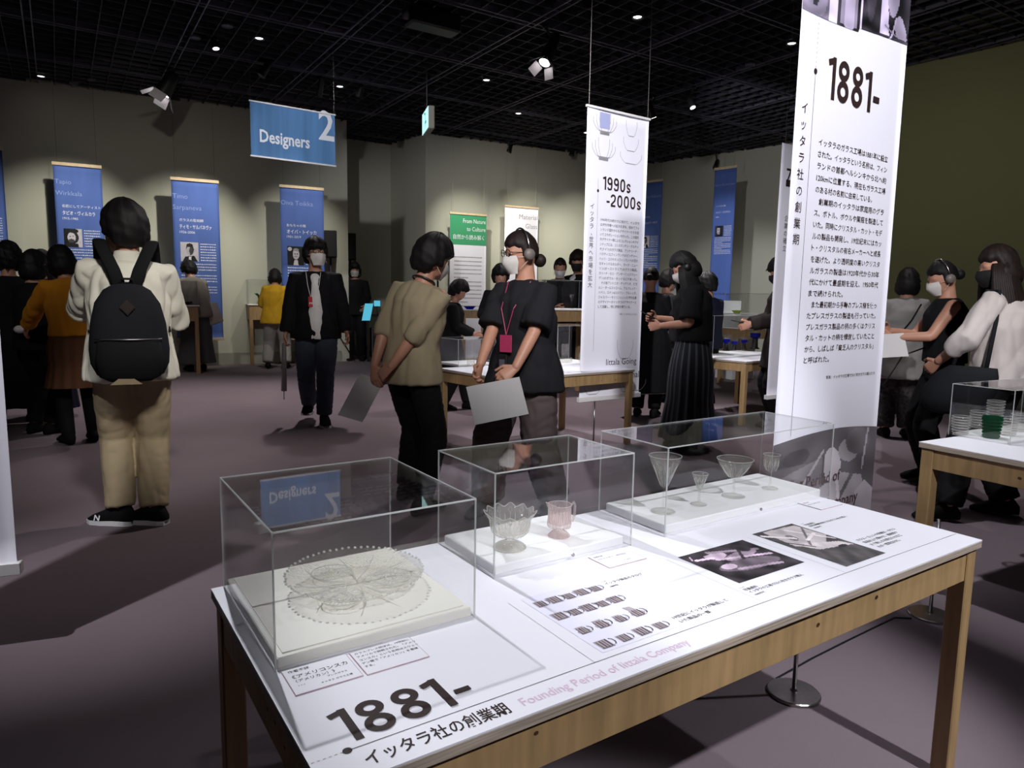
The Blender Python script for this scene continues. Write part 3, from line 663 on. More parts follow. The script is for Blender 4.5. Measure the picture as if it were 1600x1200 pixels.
# ------------------------------------------------------------------ right table with stacked tumblers
RO = at(1436, 690, TZ)[:2]; ra = .50
uR = A([math.cos(ra), math.sin(ra), 0]); vR = A([math.sin(ra), -math.cos(ra), 0])
table('display_table', RO, ra, 1.5, 1.0, TZ, 'pine table at the right edge with white top and ribbed tumblers', leg=.055, apron=.09, th=.026)
def rp(px, py, z=0): return at(px, py, TZ+z)
co = rp(1481, 679); cf = rp(1571, 697)
wv = float((cf-co)@vR)
plinth('display_plinth', co+uR*.012+vR*.012, uR, vR, .62, wv-.024, .012, 'white', 'white base board under the ribbed tumblers at right')
case('clear_case', co, uR, vR, .65, wv, hgt(1488, 599, co[:2])-TZ, 'clear acrylic case over the ribbed tumblers at right')
def tumbler(P, R, H, m, label, grp=None, nr=6):
    t = tag(empty('tumbler', P), label, 'glass', grp)
    pr = [(.001, .001), (R*.78, .001)]
    for i in range(nr):
        z0 = .004+(H-.008)*i/nr; z1 = .004+(H-.008)*(i+.62)/nr; z2 = .004+(H-.008)*(i+.78)/nr; q = .80+.2*(i+.5)/nr
        pr += [(R*q*.95, z0), (R*(q+.03), z0+(z1-z0)*.3), (R*(q+.03), z1), (R*q*.95, z2)]
    pr += [(R*1.0, H), (R*.94, H), (R*.76, .012), (.001, .010)]
    MB().lathe(pr, P, 32).build('tumbler_body', m, t, True)
    g = MB()
    for i in range(nr+1):
        z0 = .004+(H-.008)*i/nr+(H/nr)*.3; q = .80+.2*(i+.5)/nr+.03
        if i == nr: z0, q = H, .97
        g.tube([A(P)+A([R*q*math.cos(a*.2618), R*q*math.sin(a*.2618), z0]) for a in range(25)], .0009, 4, False)
    o = g.build('ring_highlight', 'sparkle' if m == 'glass' else m, t, True); o['kind'] = 'stuff'; return t  # on clear tumblers pale rings paint the glints of the ridges
gP = rp(1548, 684, .012); tumbler(gP, .042, .100, 'greenglass', 'dark green ribbed tumbler standing in front of the clear ones')
clears = [(1500, 672, 'clear ribbed tumbler at the left back of the right case', 1), (1528, 663, 'stacked clear ribbed tumblers behind the green one', 1), (1553, 658, 'tallest stacked clear ribbed tumblers behind the green one', 2), (1574, 674, 'clear ribbed tumbler just right of the green one', 1), (1592, 668, 'clear ribbed tumbler at the right edge of the picture', 1)]
for px, py, lab, st in clears:
    P = rp(px, py+6, .012)
    tumbler(P, .040, .085 if st == 1 else .125, 'glass', lab, None, 6 if st == 1 else 8)

# ------------------------------------------------------------------ middle table with clear tumblers, blue glass table behind
n3 = at(789, 592, TZ); l3 = at(709, 573, TZ); r3 = at(992, 577, TZ)
a3 = math.atan2(*(r3-n3)[[1, 0]]); L3 = float(np.linalg.norm(r3-n3)); W3 = float(np.linalg.norm(l3-n3))*.95
u3 = A([math.cos(a3), math.sin(a3), 0]); v3 = A([math.sin(a3), -math.cos(a3), 0])
O3 = n3-v3*W3
table('display_table', O3, a3, L3, W3, TZ, 'pine table in the middle behind the two talking visitors', leg=.05, apron=.09, th=.022)
def q3(px, py, z=0): return at(px, py, TZ+z)
k = MB(); text(k, '1990s', q3(862, 582, .0006), u3, -v3, .05, None, .01); text(k, 'イッタラ、世界へ市場を拡大', q3(872, 583, .0006)+v3*0, u3, -v3, .016, None, .004)
tag(k.build('table_lettering', 'ink', None), 'black year number printed on the middle table top', 'lettering')
for (P0, P1, top, lab, LL_, WW_) in ((q3(714, 573), None, 521, 'clear case at the left end of the middle table', .42, .36), (q3(868, 572), None, 500, 'clear case at the right end of the middle table', .52, .40)):
    z = hgt(714 if top == 521 else 868, top+9, P0[:2])-TZ
    O = P0-v3*WW_*.0
    O = A([O[0], O[1], TZ]); O = O-v3*(WW_-.02)
    case('clear_case', O, u3, v3, LL_, WW_, z, lab)
    plinth('display_plinth', O+u3*.012+v3*.012, u3, v3, LL_-.024, WW_-.024, .02, 'white', 'white base in the ' + lab)
for px, py, R, H, lab in ((736, 571, .036, .085, 'clear tumbler in the left case of the middle table, left one'), (750, 571, .036, .085, 'clear tumbler in the left case of the middle table, right one'),
                          (882, 566, .075, .045, 'low wide clear bowl under the tall tumbler in the middle table case'), (883, 557, .036, .12, 'tall clear tumbler standing on a bowl in the middle table case'), (911, 565, .045, .09, 'clear tumbler at the right in the middle table case')):
    P = at(px, py, TZ+.02 if py != 557 else TZ+.075); t = tag(empty('tumbler', P), lab, 'glass' if R < .07 else 'bowl')
    MB().lathe([(.001, .001), (R*.95, .001), (R, .004), (R, H), (R*.94, H), (R*.92, .014), (.001, .012)], P, 28).build('tumbler_body', 'glass', t, True)
nb = at(1166, 565, TZ); ab = math.radians(40); ub = A([math.cos(ab), math.sin(ab), 0]); vb = A([math.sin(ab), -math.cos(ab), 0])
OB = nb-vb*1.0
table('display_table', OB, ab, 1.45, 1.0, TZ, 'pine table with blue stemmed glasses, behind the woman in the striped skirt', leg=.055, apron=.09)
Oc = at(1128, 561, TZ)-vb*.62+ub*(-.15); Oc[2] = TZ
case('clear_case', Oc, ub, vb, 1.05, .60, hgt(1110, 492, Oc[:2])-TZ, 'clear case over the blue stemmed glasses')
plinth('display_plinth', Oc+ub*.015+vb*.015, ub, vb, 1.02, .57, .02, 'white', 'white base under the blue stemmed glasses')
for px, py, tpy, lab in ((1134, 548, 523, 'leftmost small blue and clear stemmed glass'), (1147, 547, 528, 'second small blue and clear stemmed glass'), (1162, 546, 525, 'low round cobalt blue bowl glass on a stem'), (1179, 545, 511, 'tallest cobalt blue flared glass')):
    P = at(px, py, TZ+.02); H = hgt(px, tpy, P[:2])-P[2]; r = H*.28
    t = tag(empty('stemmed_glass', P), lab, 'glass')
    MB().lathe([(.001, 0), (r*.75, 0), (r*.75, .012), (r*.5, .02), (r*.45, H*.4), (r*.5, H*.45)], P, 20).build('foot', 'black', t, True)
    MB().lathe([(r*.3, H*.45), (r*.8, H*.55), (r*.85, H*.72), (r*.75, H*.72), (r*.25, H*.5)], P, 20).build('lower_bowl', 'cobalt', t, True)
    MB().lathe([(r*.85, H*.72), (r*1.25, H), (r*1.2, H), (r*.8, H*.72)], P, 20).build('upper_bowl', 'glass', t, True)
# ------------------------------------------------------------------ banners
def unit(v): v = A(v, float); return v/np.linalg.norm(v)
def gd(px, d, py=470):
    r = ray(px, py); r = A([r[0], r[1], 0]); return r/np.linalg.norm(r)*d
def sheet(name, G, u, s0, s1, z0, z1, m, parent, wave=.006, ph=0., nx=16, nz=24, th=.0015):
    n = A([u[1], -u[0], 0]); G = V3(G[:2]); v = []; f = []
    def dz(a, b): return wave*math.sin(3.1*a+1.7*b+ph)*(.3+.7*b)*(1-.2*a)
    for sd in (1, -1):
        for j in range(nz+1):
            for i in range(nx+1):
                a, b = i/nx, j/nz; v.append(G+u*(s0+(s1-s0)*a)+Zv*(z0+(z1-z0)*b)+n*(dz(a, b)+sd*th/2))
    K = (nx+1)*(nz+1)
    for j in range(nz):
        for i in range(nx):
            q = j*(nx+1)+i; f += [(q, q+1, q+nx+2, q+nx+1), (K+q, K+q+nx+1, K+q+nx+2, K+q+1)]
    for j in range(nz):
        for i in (0, nx): q = j*(nx+1)+i; f.append((q, q+nx+1, K+q+nx+1, K+q))
    for i in range(nx):
        for j in (0, nz): q = j*(nx+1)+i; f.append((q, q+1, K+q+1, K+q))
    o = MB().add(v, f).build(name, m, parent, True)
    return o, (lambda s_, z, e=.0012: G+u*s_+Zv*z+n*(dz((s_-s0)/(s1-s0), (z-z0)/(z1-z0))+th/2+e))
def warp(mb, start, fn, G, u):
    """lay flat lettering on the waving cloth"""
    for i in range(start, len(mb.v)):
        p = A(mb.v[i]); mb.v[i] = tuple(fn(float((p-V3(G[:2]))@u), float(p[2])))
def btext(mb, fn, G, u, s_, s, z, h, width=None, off=.0, align='l'):
    k0 = len(mb.v); w_ = text(mb, s, V3(G[:2])+u*s_+Zv*z, u, Zv, h, width, off, align); warp(mb, k0, fn, G, u); return w_
def bstrip(mb, fn, G, u, s0, z0, s1, z1, t):
    k0 = len(mb.v); n = A([u[1], -u[0], 0]); K = max(1, int(math.hypot(s1-s0, z1-z0)/.08))
    for i in range(K):
        a, b = i/K, (i+1)/K
        strip(mb, V3(G[:2])+u*(s0+(s1-s0)*a)+Zv*(z0+(z1-z0)*a), V3(G[:2])+u*(s0+(s1-s0)*b)+Zv*(z0+(z1-z0)*b), t, n)
    warp(mb, k0, fn, G, u)
def rail(name, G, u, s0, s1, z, r, m, parent, depth=.012):
    n = A([u[1], -u[0], 0]); return MB().bevbox(V3(G[:2])+u*(s0-.01)+Zv*(z-r)-n*depth, u*(s1-s0+.02), n*2*depth, Zv*2*r, .002).build(name, m, parent)
def hang(G, u, ss, z0, parent):
    for s_ in ss: MB().tube([V3(G[:2])+u*s_+Zv*z0, V3(G[:2])+u*s_+Zv*HC], .002, 5).build('wire', 'wire', parent)
def post(G, h, label, r=.085):
    P = V3(G[:2]); t = tag(empty('banner_stand', P), label, 'stand')
    MB().lathe([(.001, 0), (r, 0), (r, .008), (r-.003, .011), (.012, .013), (.009, .02), (.001, .02)], P, 40).build('round_base', 'steel', t, False)
    MB().tube([P+Zv*.012, P+Zv*h], .007, 12).build('post', 'steel', t, True)

# --- 1881 banner
uB = A([math.cos(TA+.03), math.sin(TA+.03), 0]); GB = at(1240, 1084, 0)*1.22
B1 = tag(empty('hanging_banner', GB), 'tall white banner with the number 1881 and Japanese text behind the foreground table', 'banner', 'white exhibition banners')
s0, s1, z0, z1 = -.250, .494, .37, 3.25
cl, fB = sheet('cloth', GB, uB, s0, s1, z0, z1, 'cloth', B1, .006)
rail('bottom_rail', GB, uB, s0, s1, z0, .014, 'whiterail', B1); rail('top_rail', GB, uB, s0, s1, z1, .014, 'whiterail', B1); hang(GB, uB, (s0+.05, s1-.05), z1, B1)
def pB(px, py): return plane(GB, uB, px, py)
k = MB()
a, b = pB(1286, 140), pB(1372, 132); bs = pB(1289, 150); tp1 = pB(1287, 88); be = pB(1369, 165)
numerals(k, '1881-', lambda x, y: fB(bs[0]-.004+x, bs[1]-.008+y), (tp1[1]-bs[1])*1.12, be[0]-bs[0]+.022, .0217)
lx = pB(1272, 112)
k0 = len(k.v); cc = V3(GB[:2])+uB*lx[0]+Zv*lx[1]; k.add([cc+uB*.0104*math.cos(t*.3927)+Zv*.0104*math.sin(t*.3927) for t in range(16)], [tuple(range(16))]); warp(k, k0, fB, GB, uB)
ze = pB(1240, 680)
bstrip(k, fB, GB, uB, lx[0], lx[1], lx[0], ze[1], .0015)
zt_ = pB(1277, 28)[1]
for i in range(int((zt_-lx[1])/.016)): bstrip(k, fB, GB, uB, lx[0], lx[1]+.012+.016*i, lx[0], lx[1]+.019+.016*i, .0013)
vt = 'イッタラ社の創業期'; za, zb_ = pB(1254, 168)[1], pB(1243, 374)[1]; sx_ = (pB(1254, 168)[0]+pB(1243, 374)[0])/2
for i, chh in enumerate(vt): btext(k, fB, GB, uB, sx_, chh, za-(za-zb_)*i/8-.016, .029, None, .006, 'c')
k.build('lettering', 'ink', cl, label='large black number, rule and vertical Japanese title')
body = ['イッタラのガラス工場は1881年に設立', 'された。イッタラという名称は、フィン', 'ランドの首都ヘルシンキから北へ約', '120kmに位置する、現在もガラス工場', 'のある村の名前に由来している。',
 '創業期のイッタラは家庭用のグラ', 'ス、ボトル、ボウルや薬瓶を製造して', 'いた。同時にクリスタル・カット・モデ', 'ルの製品も開発し、19世紀末にはカッ', 'ト・クリスタルの有名メーカーへと成長', 'を遂げた。より透明度の高いクリスタ', 'ルガラスの製造は1920年代から30年', '代にかけて最盛期を迎え、1950年代', 'まで続けられた。', 'また最初期から手動のプレス機を使っ', 'たプレスガラスの製造も行っていた。', 'プレスガラス製品の柄の多くはクリス', 'タル・カットの柄を模倣していたこと', 'から、しばしば「貧乏人のクリスタル」', 'と呼ばれた。']
f0, f1 = pB(1277, 226), pB(1257, 567); rr = pB(1388, 246); k = MB(); Wd = rr[0]-f0[0]-.003
n_ = len(body)
for i, r in enumerate(body):
    z = f0[1]-(f0[1]-f1[1])*i/(n_-1); ind = .0262 if i in (5, 14) else 0
    full = i not in (4, 13, 19); btext(k, fB, GB, uB, f0[0]+ind, r, z, .0183, (Wd-ind) if full else {4: Wd*.80, 13: Wd*.47, 19: Wd*.34}[i], .006)
q0 = pB(1289, 592); q1 = pB(1366, 585); btext(k, fB, GB, uB, q0[0], '写真：イッタラの工場で働く吹きガラス職人たち', q0[1], .0104, q1[0]-q0[0], .004)
k.build('body_text', 'ink', cl, label='twenty lines of black Japanese text')
# curved photographs, top and bottom
ptl, ptr = pB(1247, 12), pB(1420, 72)
def low(a): return ptl[1]+(ptr[1]-ptl[1])*(a*a*(3-2*a)*.55+a*.45) - .035*math.sin(a*math.pi)*(a < .5)*.4
PW = s1-s0
picture('photo_print', cl, None or (0, 0, 0), (1, 0, 0), (0, 0, 1), 1, 1, shapes(42, [('r', .0, 0, .22, 1, 110), ('e', .08, .3, .12, .3, 0, 140), ('r', .22, 0, .29, 1, 218), ('r', .29, 0, .32, 1, 60), ('r', .32, .1, .47, 1, 150), ('e', .40, .3, .05, .4, 0, 190), ('r', .50, 0, .515, 1, 225), ('r', .52, 0, .70, 1, 40), ('p', [(.70, .1), (.80, .1), (.76, .5), (.70, .5)], 205), ('e', .92, .20, .06, .13, 15, 175), ('e', .93, .06, .08, .06, 0, 70), ('l', .75, .22, .9, .12, .008, 150), ('l', .8, 0, .86, .3, .008, 190), ('e', .82, .5, .07, .2, 0, 160), ('e', .6, .5, .05, .3, 0, 62), ('l', .1, .2, .2, .8, .02, 60)], 26, 2, (1.02, .95, 1.1), 9),
        110, 110, None, 'purple grey photograph of glass workers at the banner top', mp=lambda a, b: fB(s0+PW*a, low(a)+(z1-.02-low(a))*b*b if b < 1 else z1-.02, .0012))
pbl, pbr = pB(1209, 696), pB(1378, 668)
def hi(a): return pbl[1]+(pbr[1]-pbl[1])*a+.03*math.sin(a*math.pi*.9)
picture('photo_print', cl, (0, 0, 0), (1, 0, 0), (0, 0, 1), 1, 1, shapes(112, [('r', 0, 0, 1, 1, 110), ('p', [(0, .62), (.45, .74), (.45, .3), (0, .3)], 140), ('e', .55, .62, .085, .20, 8, 212), ('p', [(.42, .42), (.62, .55), (.86, .48), (.98, .1), (.9, 0), (.4, 0)], 190), ('e', .70, .76, .10, .12, 20, 176), ('e', .8, .85, .13, .14, 0, 120), ('l', .1, .2, .45, .8, .012, 190), ('l', .9, .98, .86, .55, .01, 190), ('p', [(.8, .3), (.9, .42), (1, .3), (1, 0), (.85, 0)], 210), ('l', .55, .1, .75, .5, .02, 120), ('e', .2, .8, .12, .08, 0, 92), ('l', .66, .1, .6, .5, .015, 225)], 12, 6, (1.0, .95, .99), 5),
        90, 80, None, 'faded grey photograph at the banner foot', mp=lambda a, b: fB(s0+PW*a, z0+.02+(hi(a)-z0-.02)*b, .0012))
k = MB(); q = pB(1308, 752); q2 = pB(1334, 790)
fB2 = lambda s_, z: fB(s_, z, .003)
btext(k, fB2, GB, uB, q[0]+.01, 'Founding Period of', q[1]+.008, .046, .50, .012, 'r'); btext(k, fB2, GB, uB, q2[0]+.015, 'Iittala Company', q2[1]+.022, .046, .43, .012, 'r')
k.build('lettering', mat('dark_mauve_ink', c8(96, 74, 80), .6), cl, label='dark English words over the lower photograph')
post(at(1240, 1084, 0), .42, 'steel post with round base under the right end of the foreground table')
post(at(1453, 962, 0), .42, 'steel post with round base seen beside the right table leg')

# --- 1990s-2000s banner
GC = at(927, 697, 0); uC = uB
B2 = tag(empty('hanging_banner', GC), 'white banner reading 1990s-2000s with glass outlines behind the middle table', 'banner', 'white exhibition banners')
s0, s1, z0, z1 = -.186, .545, .43, 2.895
cl, fC = sheet('cloth', GC, uC, s0, s1, z0, z1, 'cloth', B2, .008, 1.)
rail('bottom_rail', GC, uC, s0, s1, z0, .020, 'whiterail', B2, .02); rail('top_rail', GC, uC, s0, s1, z1, .010, 'whiterail', B2); hang(GC, uC, (s0+.02, s1-.02), z1, B2)
def pC(px, py): return plane(GC, uC, px, py)
k = MB()
for s_, a, b, tp_ in (('1990s', (941, 296), (985, 302), 275), ('-2000s', (946, 322), (1001, 329), 302)):
    qa, qb, qt = pC(*a), pC(*b), pC(a[0], tp_); numerals(k, s_, lambda x, y, qa=qa: fC(qa[0]+x, qa[1]+y), qt[1]-qa[1], qb[0]-qa[0]+.01, .017)
qd = pC(934, 298); k0 = len(k.v); cc = V3(GC[:2])+uC*qd[0]+Zv*qd[1]; k.add([cc+uC*.012*math.cos(t*.3927)+Zv*.014*math.sin(t*.3927) for t in range(16)], [tuple(range(16))]); warp(k, k0, fC, GC, uC)
bstrip(k, fC, GC, uC, qd[0], qd[1]+.1, qd[0], .85, .002)
za, zb_ = pC(925, 322)[1], pC(922, 445)[1]; sx_ = pC(923, 380)[0]
vt = 'イッタラ、世界へ市場を拡大'
for i, chh in enumerate(vt): btext(k, fC, GC, uC, sx_, chh, za-(za-zb_)*i/12-.02, .036, None, .004, 'c')
q = pC(945, 570)
btext(k, fC, GC, uC, .50, 'Iittala Going', pC(975, 569)[1], .055, None, .0, 'r'); btext(k, fC, GC, uC, .54, 'International', pC(1000, 589)[1], .06, None, .0, 'r')
k.build('lettering', 'ink', cl, label='black numbers and vertical Japanese title')
body = ['1990年代の終わりに向けて、イッタラ', 'は海外市場への拡大を求め、初めてフィ', 'ンランド国外からもデザイナーたちを招', 'いてコラボレーションを行った。この国内', '外デザイナー等によるコレクションのライ', 'ンナップには、コンスタンチン・グルチッ', 'チ(ドイツ)のガラス製品、アンナリーナ・', 'ハカティエ(フィンランド)のピッチャー、', 'ハッリ・コスキネン(フィンランド)の巨大', 'なキャンドルホルダー、マーク・ニュー', 'ソン(オーストラリア)のガラス製品、', 'カリーナ・セス・アンダーソン(スウェー', 'デン)のボウル・セットなどがあった。', 'その後アントニオ・チッテリオ、ビヨ', 'ルン・ダールストローム、アルフレッド・', 'ハベリ、ロナン&エルワン・ブルレック、', 'ジャスパー・モリソンといった海外出身', 'のデザイナーがイッタラのデザイナーと', 'して活躍し、特に評価を得ている。']
f0, f1 = pC(938, 345), pC(934, 481); rr = pC(999, 349); Wd = rr[0]-f0[0]; k = MB()
for i, r in enumerate(body):
    z = f0[1]-(f0[1]-f1[1])*i/18; ind = .03 if i == 13 else 0; btext(k, fC, GC, uC, f0[0]+ind, r, z, .020, (Wd-ind) if i < 18 else Wd*.85, .004)
q = pC(968, 492); btext(k, fC, GC, uC, q[0], '写真：イッタラのコレクション', q[1], .012, .22, .0)
k.build('body_text', 'ink', cl, label='nineteen lines of small black Japanese text')
k = MB(); k2 = MB()
def outline(mb, cx, cy_, w_, h_, t=.003, foot=.35, open_=True):
    pts = []
    for i in range(15):
        a = i/14; y = a; x = foot/2+(.5-foot/2)*min(1, (a*1.6))**.6; pts.append((x*w_, y*h_))
    for sg in (1, -1):
        for p, q in zip(pts[:-1], pts[1:]): bstrip(mb, fC, GC, uC, cx+sg*p[0], cy_+p[1], cx+sg*q[0], cy_+q[1], t)
    bstrip(mb, fC, GC, uC, cx-foot/2*w_, cy_, cx+foot/2*w_, cy_, t*2)
for (cx, cy_, ws, h_, ft) in ((945, 207, (.13, .20, .27), .12, .4), (943, 247, (.13, .20, .27), .12, .4)):
    q = pC(cx, cy_)
    for i, w_ in enumerate(ws): outline(k, q[0], q[1]+.004*i, w_, h_*(1.35-.25*i), .0035, ft if i == 0 else .5)
    for j in range(4): bstrip(k, fC, GC, uC, q[0]-.055, q[1]-.006*j, q[0]+.055, q[1]-.006*j, .005)
q = pC(945, 205); k0 = len(k2.v)
k2.add([V3(GC[:2])+uC*(q[0]+x)+Zv*(q[1]+y) for x, y in ((-.06, .02), (.06, .02), (.06, .15), (-.06, .15))], [(0, 1, 2, 3)]); warp(k2, k0, fC, GC, uC)
for cx, cy_, w_, h_ in ((987, 213, .13, .13), (986, 236, .18, .11), (986, 256, .26, .09), (976, 560, .20, .17), (977, 620, .16, .1), (925, 622, .2, .1), (990, 622, .3, .1)):
    q = pC(cx, cy_); outline(k, q[0], max(q[1], .47), w_, h_, .003, .45)
k.build('glass_outlines', 'greyink', cl, label='thin grey drawings of nested glasses and bowls')
k2.build('tinted_glass', mat('lilac_ink', c8(176, 180, 222), .6), cl)
post(GC, z0-.02, 'dark post with round base under the banner behind the middle table', .08)
cpt = MB(); Pc = V3(GC[:2])+uC*s1+Zv*.43; cpt.tube([Pc, Pc+uC*.5+Zv*-.02, Pc+uC*1.1+Zv*.0], .003, 5); tag(cpt.build('cord', 'wire', None), 'thin cord running right from the foot of the 1990s-2000s banner', 'cord')

# --- wall banners
uL = unit(V3(L2)-V3(L0)); nL = A([uL[1], -uL[0], 0])
def blue_banner(G, u, tl, tr, yb, first, sub, jp, yrs, label, seed, face, shift=.0, m='blue', namex=.02, rails='rail'):
    a = plane(G, u, *tl); b = plane(G, u, *tr); s0, s1, z1 = a[0], b[0], (a[1]+b[1])/2; z0 = hgt((tl[0]+tr[0])/2, yb, G+u*(s0+s1)/2)
    t = tag(empty('hanging_banner', V3(G[:2])+u*s0), label, 'banner', 'blue portrait banners')
    cl, fn = sheet('cloth', G, u, s0, s1, z0, z1, m, t, .006, seed)
    rail('top_rail', G, u, s0, s1, z1+.01, .025, rails, t, .02); rail('bottom_rail', G, u, s0, s1, z0-.01, .022, rails, t, .02); hang(G, u, (s0+.06, s1-.06), z1+.03, t)
    W_ = s1-s0; k = MB(); H_ = z1-z0
    for i, r in enumerate(first): btext(k, fn, G, u, s0+W_*namex, r, z1-H_*(.115+.068*i), W_*.105, None, -.008)
    k.build('name_lettering', 'paleblueink', cl)
    k = MB(); x0 = s0+W_*.14
    btext(k, fn, G, u, x0, sub, z1-H_*(.255), W_*.052, None, 0); btext(k, fn, G, u, x0, jp, z1-H_*.300, W_*.078, W_*.68, .006); btext(k, fn, G, u, x0, yrs, z1-H_*.330, W_*.055, None, 0)
    pz1 = z1-H_*.385; pz0 = pz1-W_*.44; pw = W_*.38
    rs = np.random.RandomState(seed)
    def row(xa, xb, z):                     # lines too small to read: short ink dashes
        x = xa
        while x < xb:
            w_ = min(W_*rs.uniform(.022, .034), xb-x); bstrip(k, fn, G, u, x, z+rs.uniform(-1, 1)*W_*.003, x+w_, z+rs.uniform(-1, 1)*W_*.004, W_*rs.uniform(.014, .026)); x += w_+W_*.012
    nr = 7
    for i in range(nr): row(x0+pw+W_*.045, s1-W_*.1, pz1-(pz1-pz0)*(i+.5)/nr)
    for i in range(11): row(x0, s1-W_*(.1 if i % 4 != 3 else .5), pz0-W_*(.06+.066*i))
    k.build('body_text', 'whiteink', cl)
    picture('portrait_print', cl, (0, 0, 0), (1, 0, 0), (0, 0, 1), 1, 1, face, 36, 40, mp=lambda a, b: fn(x0+pw*a, pz0+(pz1-pz0)*b, .0014), label='small black and white portrait photograph')
    k = MB(); btext(k, fn, G, u, s1-W_*.06, first[-1], z0+H_*.14, W_*.085, None, 0, 'r'); k.build('foot_lettering', 'ink', cl)
    return G+u*(s0+s1)/2, z1
faceA = shapes(22, [('r', .62, .0, 1, 1, 200), ('e', .5, .55, .30, .36, 15, 40), ('e', .42, .52, .22, .28, 0, 205), ('e', .40, .34, .18, .10, 0, 70), ('e', .34, .58, .04, .03, 0, 60), ('e', .50, .60, .04, .03, 0, 60), ('e', .55, .88, .26, .12, 0, 30), ('p', [(0, 0), (.8, 0), (.75, .2), (.2, .25)], 28)], 4, 1)
faceB = shapes(196, [('e', .52, .62, .22, .30, 0, 50), ('e', .46, .55, .15, .22, 0, 180), ('e', .58, .55, .10, .2, 0, 70), ('p', [(.1, 0), (.25, .25), (.75, .3), (.95, 0)], 30), ('p', [(.42, 0), (.45, .25), (.6, .25), (.58, 0)], 225), ('e', .52, .84, .18, .1, 0, 40)], 4, 2)
faceC = shapes(34, [('e', .52, .58, .20, .28, 0, 200), ('e', .52, .82, .17, .08, 0, 150), ('e', .46, .60, .04, .02, 0, 60), ('e', .60, .60, .04, .02, 0, 60), ('l', .45, .46, .6, .46, .02, 90), ('p', [(.35, 0), (.42, .28), (.62, .28), (.66, 0)], 220), ('e', .15, .85, .13, .1, 0, 200)], 5, 3)
faceD = shapes(60, [('e', .5, .55, .26, .40, 0, 196), ('r', .6, .1, 1, 1, 40), ('e', .5, .92, .3, .12, 0, 24), ('l', .35, .62, .48, .62, .02, 50), ('l', .38, .32, .6, .32, .02, 90), ('p', [(.1, 0), (.3, .2), (.8, .2), (1, 0)], 20)], 4, 4)
GLb = V3(L0)+nL*.45
bn = []
bn.append(blue_banner(GLb, uL, (82, 253), (158, 265), 512, ['Tapio', 'Wirkkala'], '名匠にしてアーティスト', 'タピオ・ヴィルカラ', '1915-1985', 'blue portrait banner at far left, behind the visitor with the black backpack', 1, faceA))
bn.append(blue_banner(GLb, uL, (267, 280), (341, 285), 529, ['Timo', 'Sarpaneva'], 'ガラスの彫刻師', 'ティモ・サルパネヴァ', '1926-2006', 'blue portrait banner behind the visitor bending in a long grey skirt', 2, faceB))
bn.append(blue_banner(GLb, uL, (437, 292), (505, 296), 528, ['Oiva Toikka'], 'おもちゃの箱', 'オイバ・トイッカ', '1931-2019', 'blue portrait banner behind the man in the black jacket', 3, faceC))
lb = blue_banner(GLb, uL, (-72, 224), (3, 236), 505, [''], '', '　', '', 'blue banner cut off by the left edge of the picture', 9, faceB)
uR2 = unit(V3(m2)-V3(c2)); nR2 = A([uR2[1], -uR2[0], 0])
GRb = V3(c2)+nR2*1.5
bn.append(blue_banner(GRb, uR2, (1117, 270), (1152, 256), 492, ['Harri Koskinen'], 'シンプルの美', 'ハッリ・コスキネン', '1970-', 'blue portrait banner right of the long-haired woman, by the right wall', 4, faceD))
bn.append(blue_banner(GRb-nR2*.6, uR2, (1000, 288), (1036, 280), 500, ['Alfredo Häberli'], '探究する人', 'アルフレッド・ハベリ', '1964-', 'blue portrait banner half hidden behind the 1990s-2000s banner', 5, faceB, namex=.0))
# green and white wall banners
uK = unit(V3(c2)-V3(c1)); nK = A([uK[1], -uK[0], 0]); GK = V3(c1)+nK*.35
def pK(px, py): return plane(GK, uK, px, py)
a, b = pK(703, 333), pK(760, 338); z0 = hgt(730, 560, GK+uK*(a[0]+b[0])/2)
t = tag(empty('hanging_banner', GK+uK*a[0]), 'banner with a green head over white text, behind the beige-shirted man', 'banner', 'themed banners on the back wall')
zt2 = (a[1]+b[1])/2; zg = pK(735, 383)[1]
cl, fn = sheet('cloth', GK, uK, a[0], b[0], z0, zt2, 'cloth', t, .0, 2); k0 = MB(); kk = len(k0.v)
k0.add([GK+uK*x+Zv*z for x, z in ((a[0], zg), (b[0], zg), (b[0], zt2), (a[0], zt2))], [(0, 1, 2, 3)]); warp(k0, 0, lambda s_, z: fn(s_, z, .004), GK, uK); k0.build('green_head', 'green', cl)
rail('top_rail', GK, uK, a[0], b[0], zt2+.01, .02, 'rail', t, .02); rail('bottom_rail', GK, uK, a[0], b[0], z0, .02, 'rail', t, .02); hang(GK, uK, (a[0]+.06, b[0]-.06), zt2, t)
k = MB(); fe = lambda s_, z: fn(s_, z, .006); W_ = b[0]-a[0]
for i, r in enumerate(('From Nature', 'to Culture')): btext(k, fe, GK, uK, b[0]-.02, r, zt2-.17-.16*i, .085, W_*(.62 if i == 0 else .52), .004, 'r')
btext(k, fe, GK, uK, b[0]-.05, '自然から読み解く', zt2-.50, .075, W_*.85, .006, 'r'); k.build('lettering', 'whiteink', cl)
k = MB(); rs = np.random.RandomState(1)
def dashes(k, fe, G, u, s0, s1, z1, z0, n, t):
    for i in range(n):
        x = s0; z = z1-(z1-z0)*i/(n-1); e_ = s1 if i % 6 != 5 else (s0+s1)/2
        while x < e_: w_ = rs.uniform(.02, .03); bstrip(k, fe, G, u, x, z, min(x+w_, e_), z, t*rs.uniform(.6, 1)); x += w_+.01
dashes(k, fe, GK, uK, a[0]+.1, b[0]-.1, zg-.25, zg-1.35, 14, .02); k.build('body_text', 'greyink', cl)
a, b = pK(789, 322), pK(841, 327); zt2 = (a[1]+b[1])/2
t = tag(empty('hanging_banner', GK+uK*a[0]), 'white banner reading Material Glass on the back wall, right of the headphone woman', 'banner', 'themed banners on the back wall')
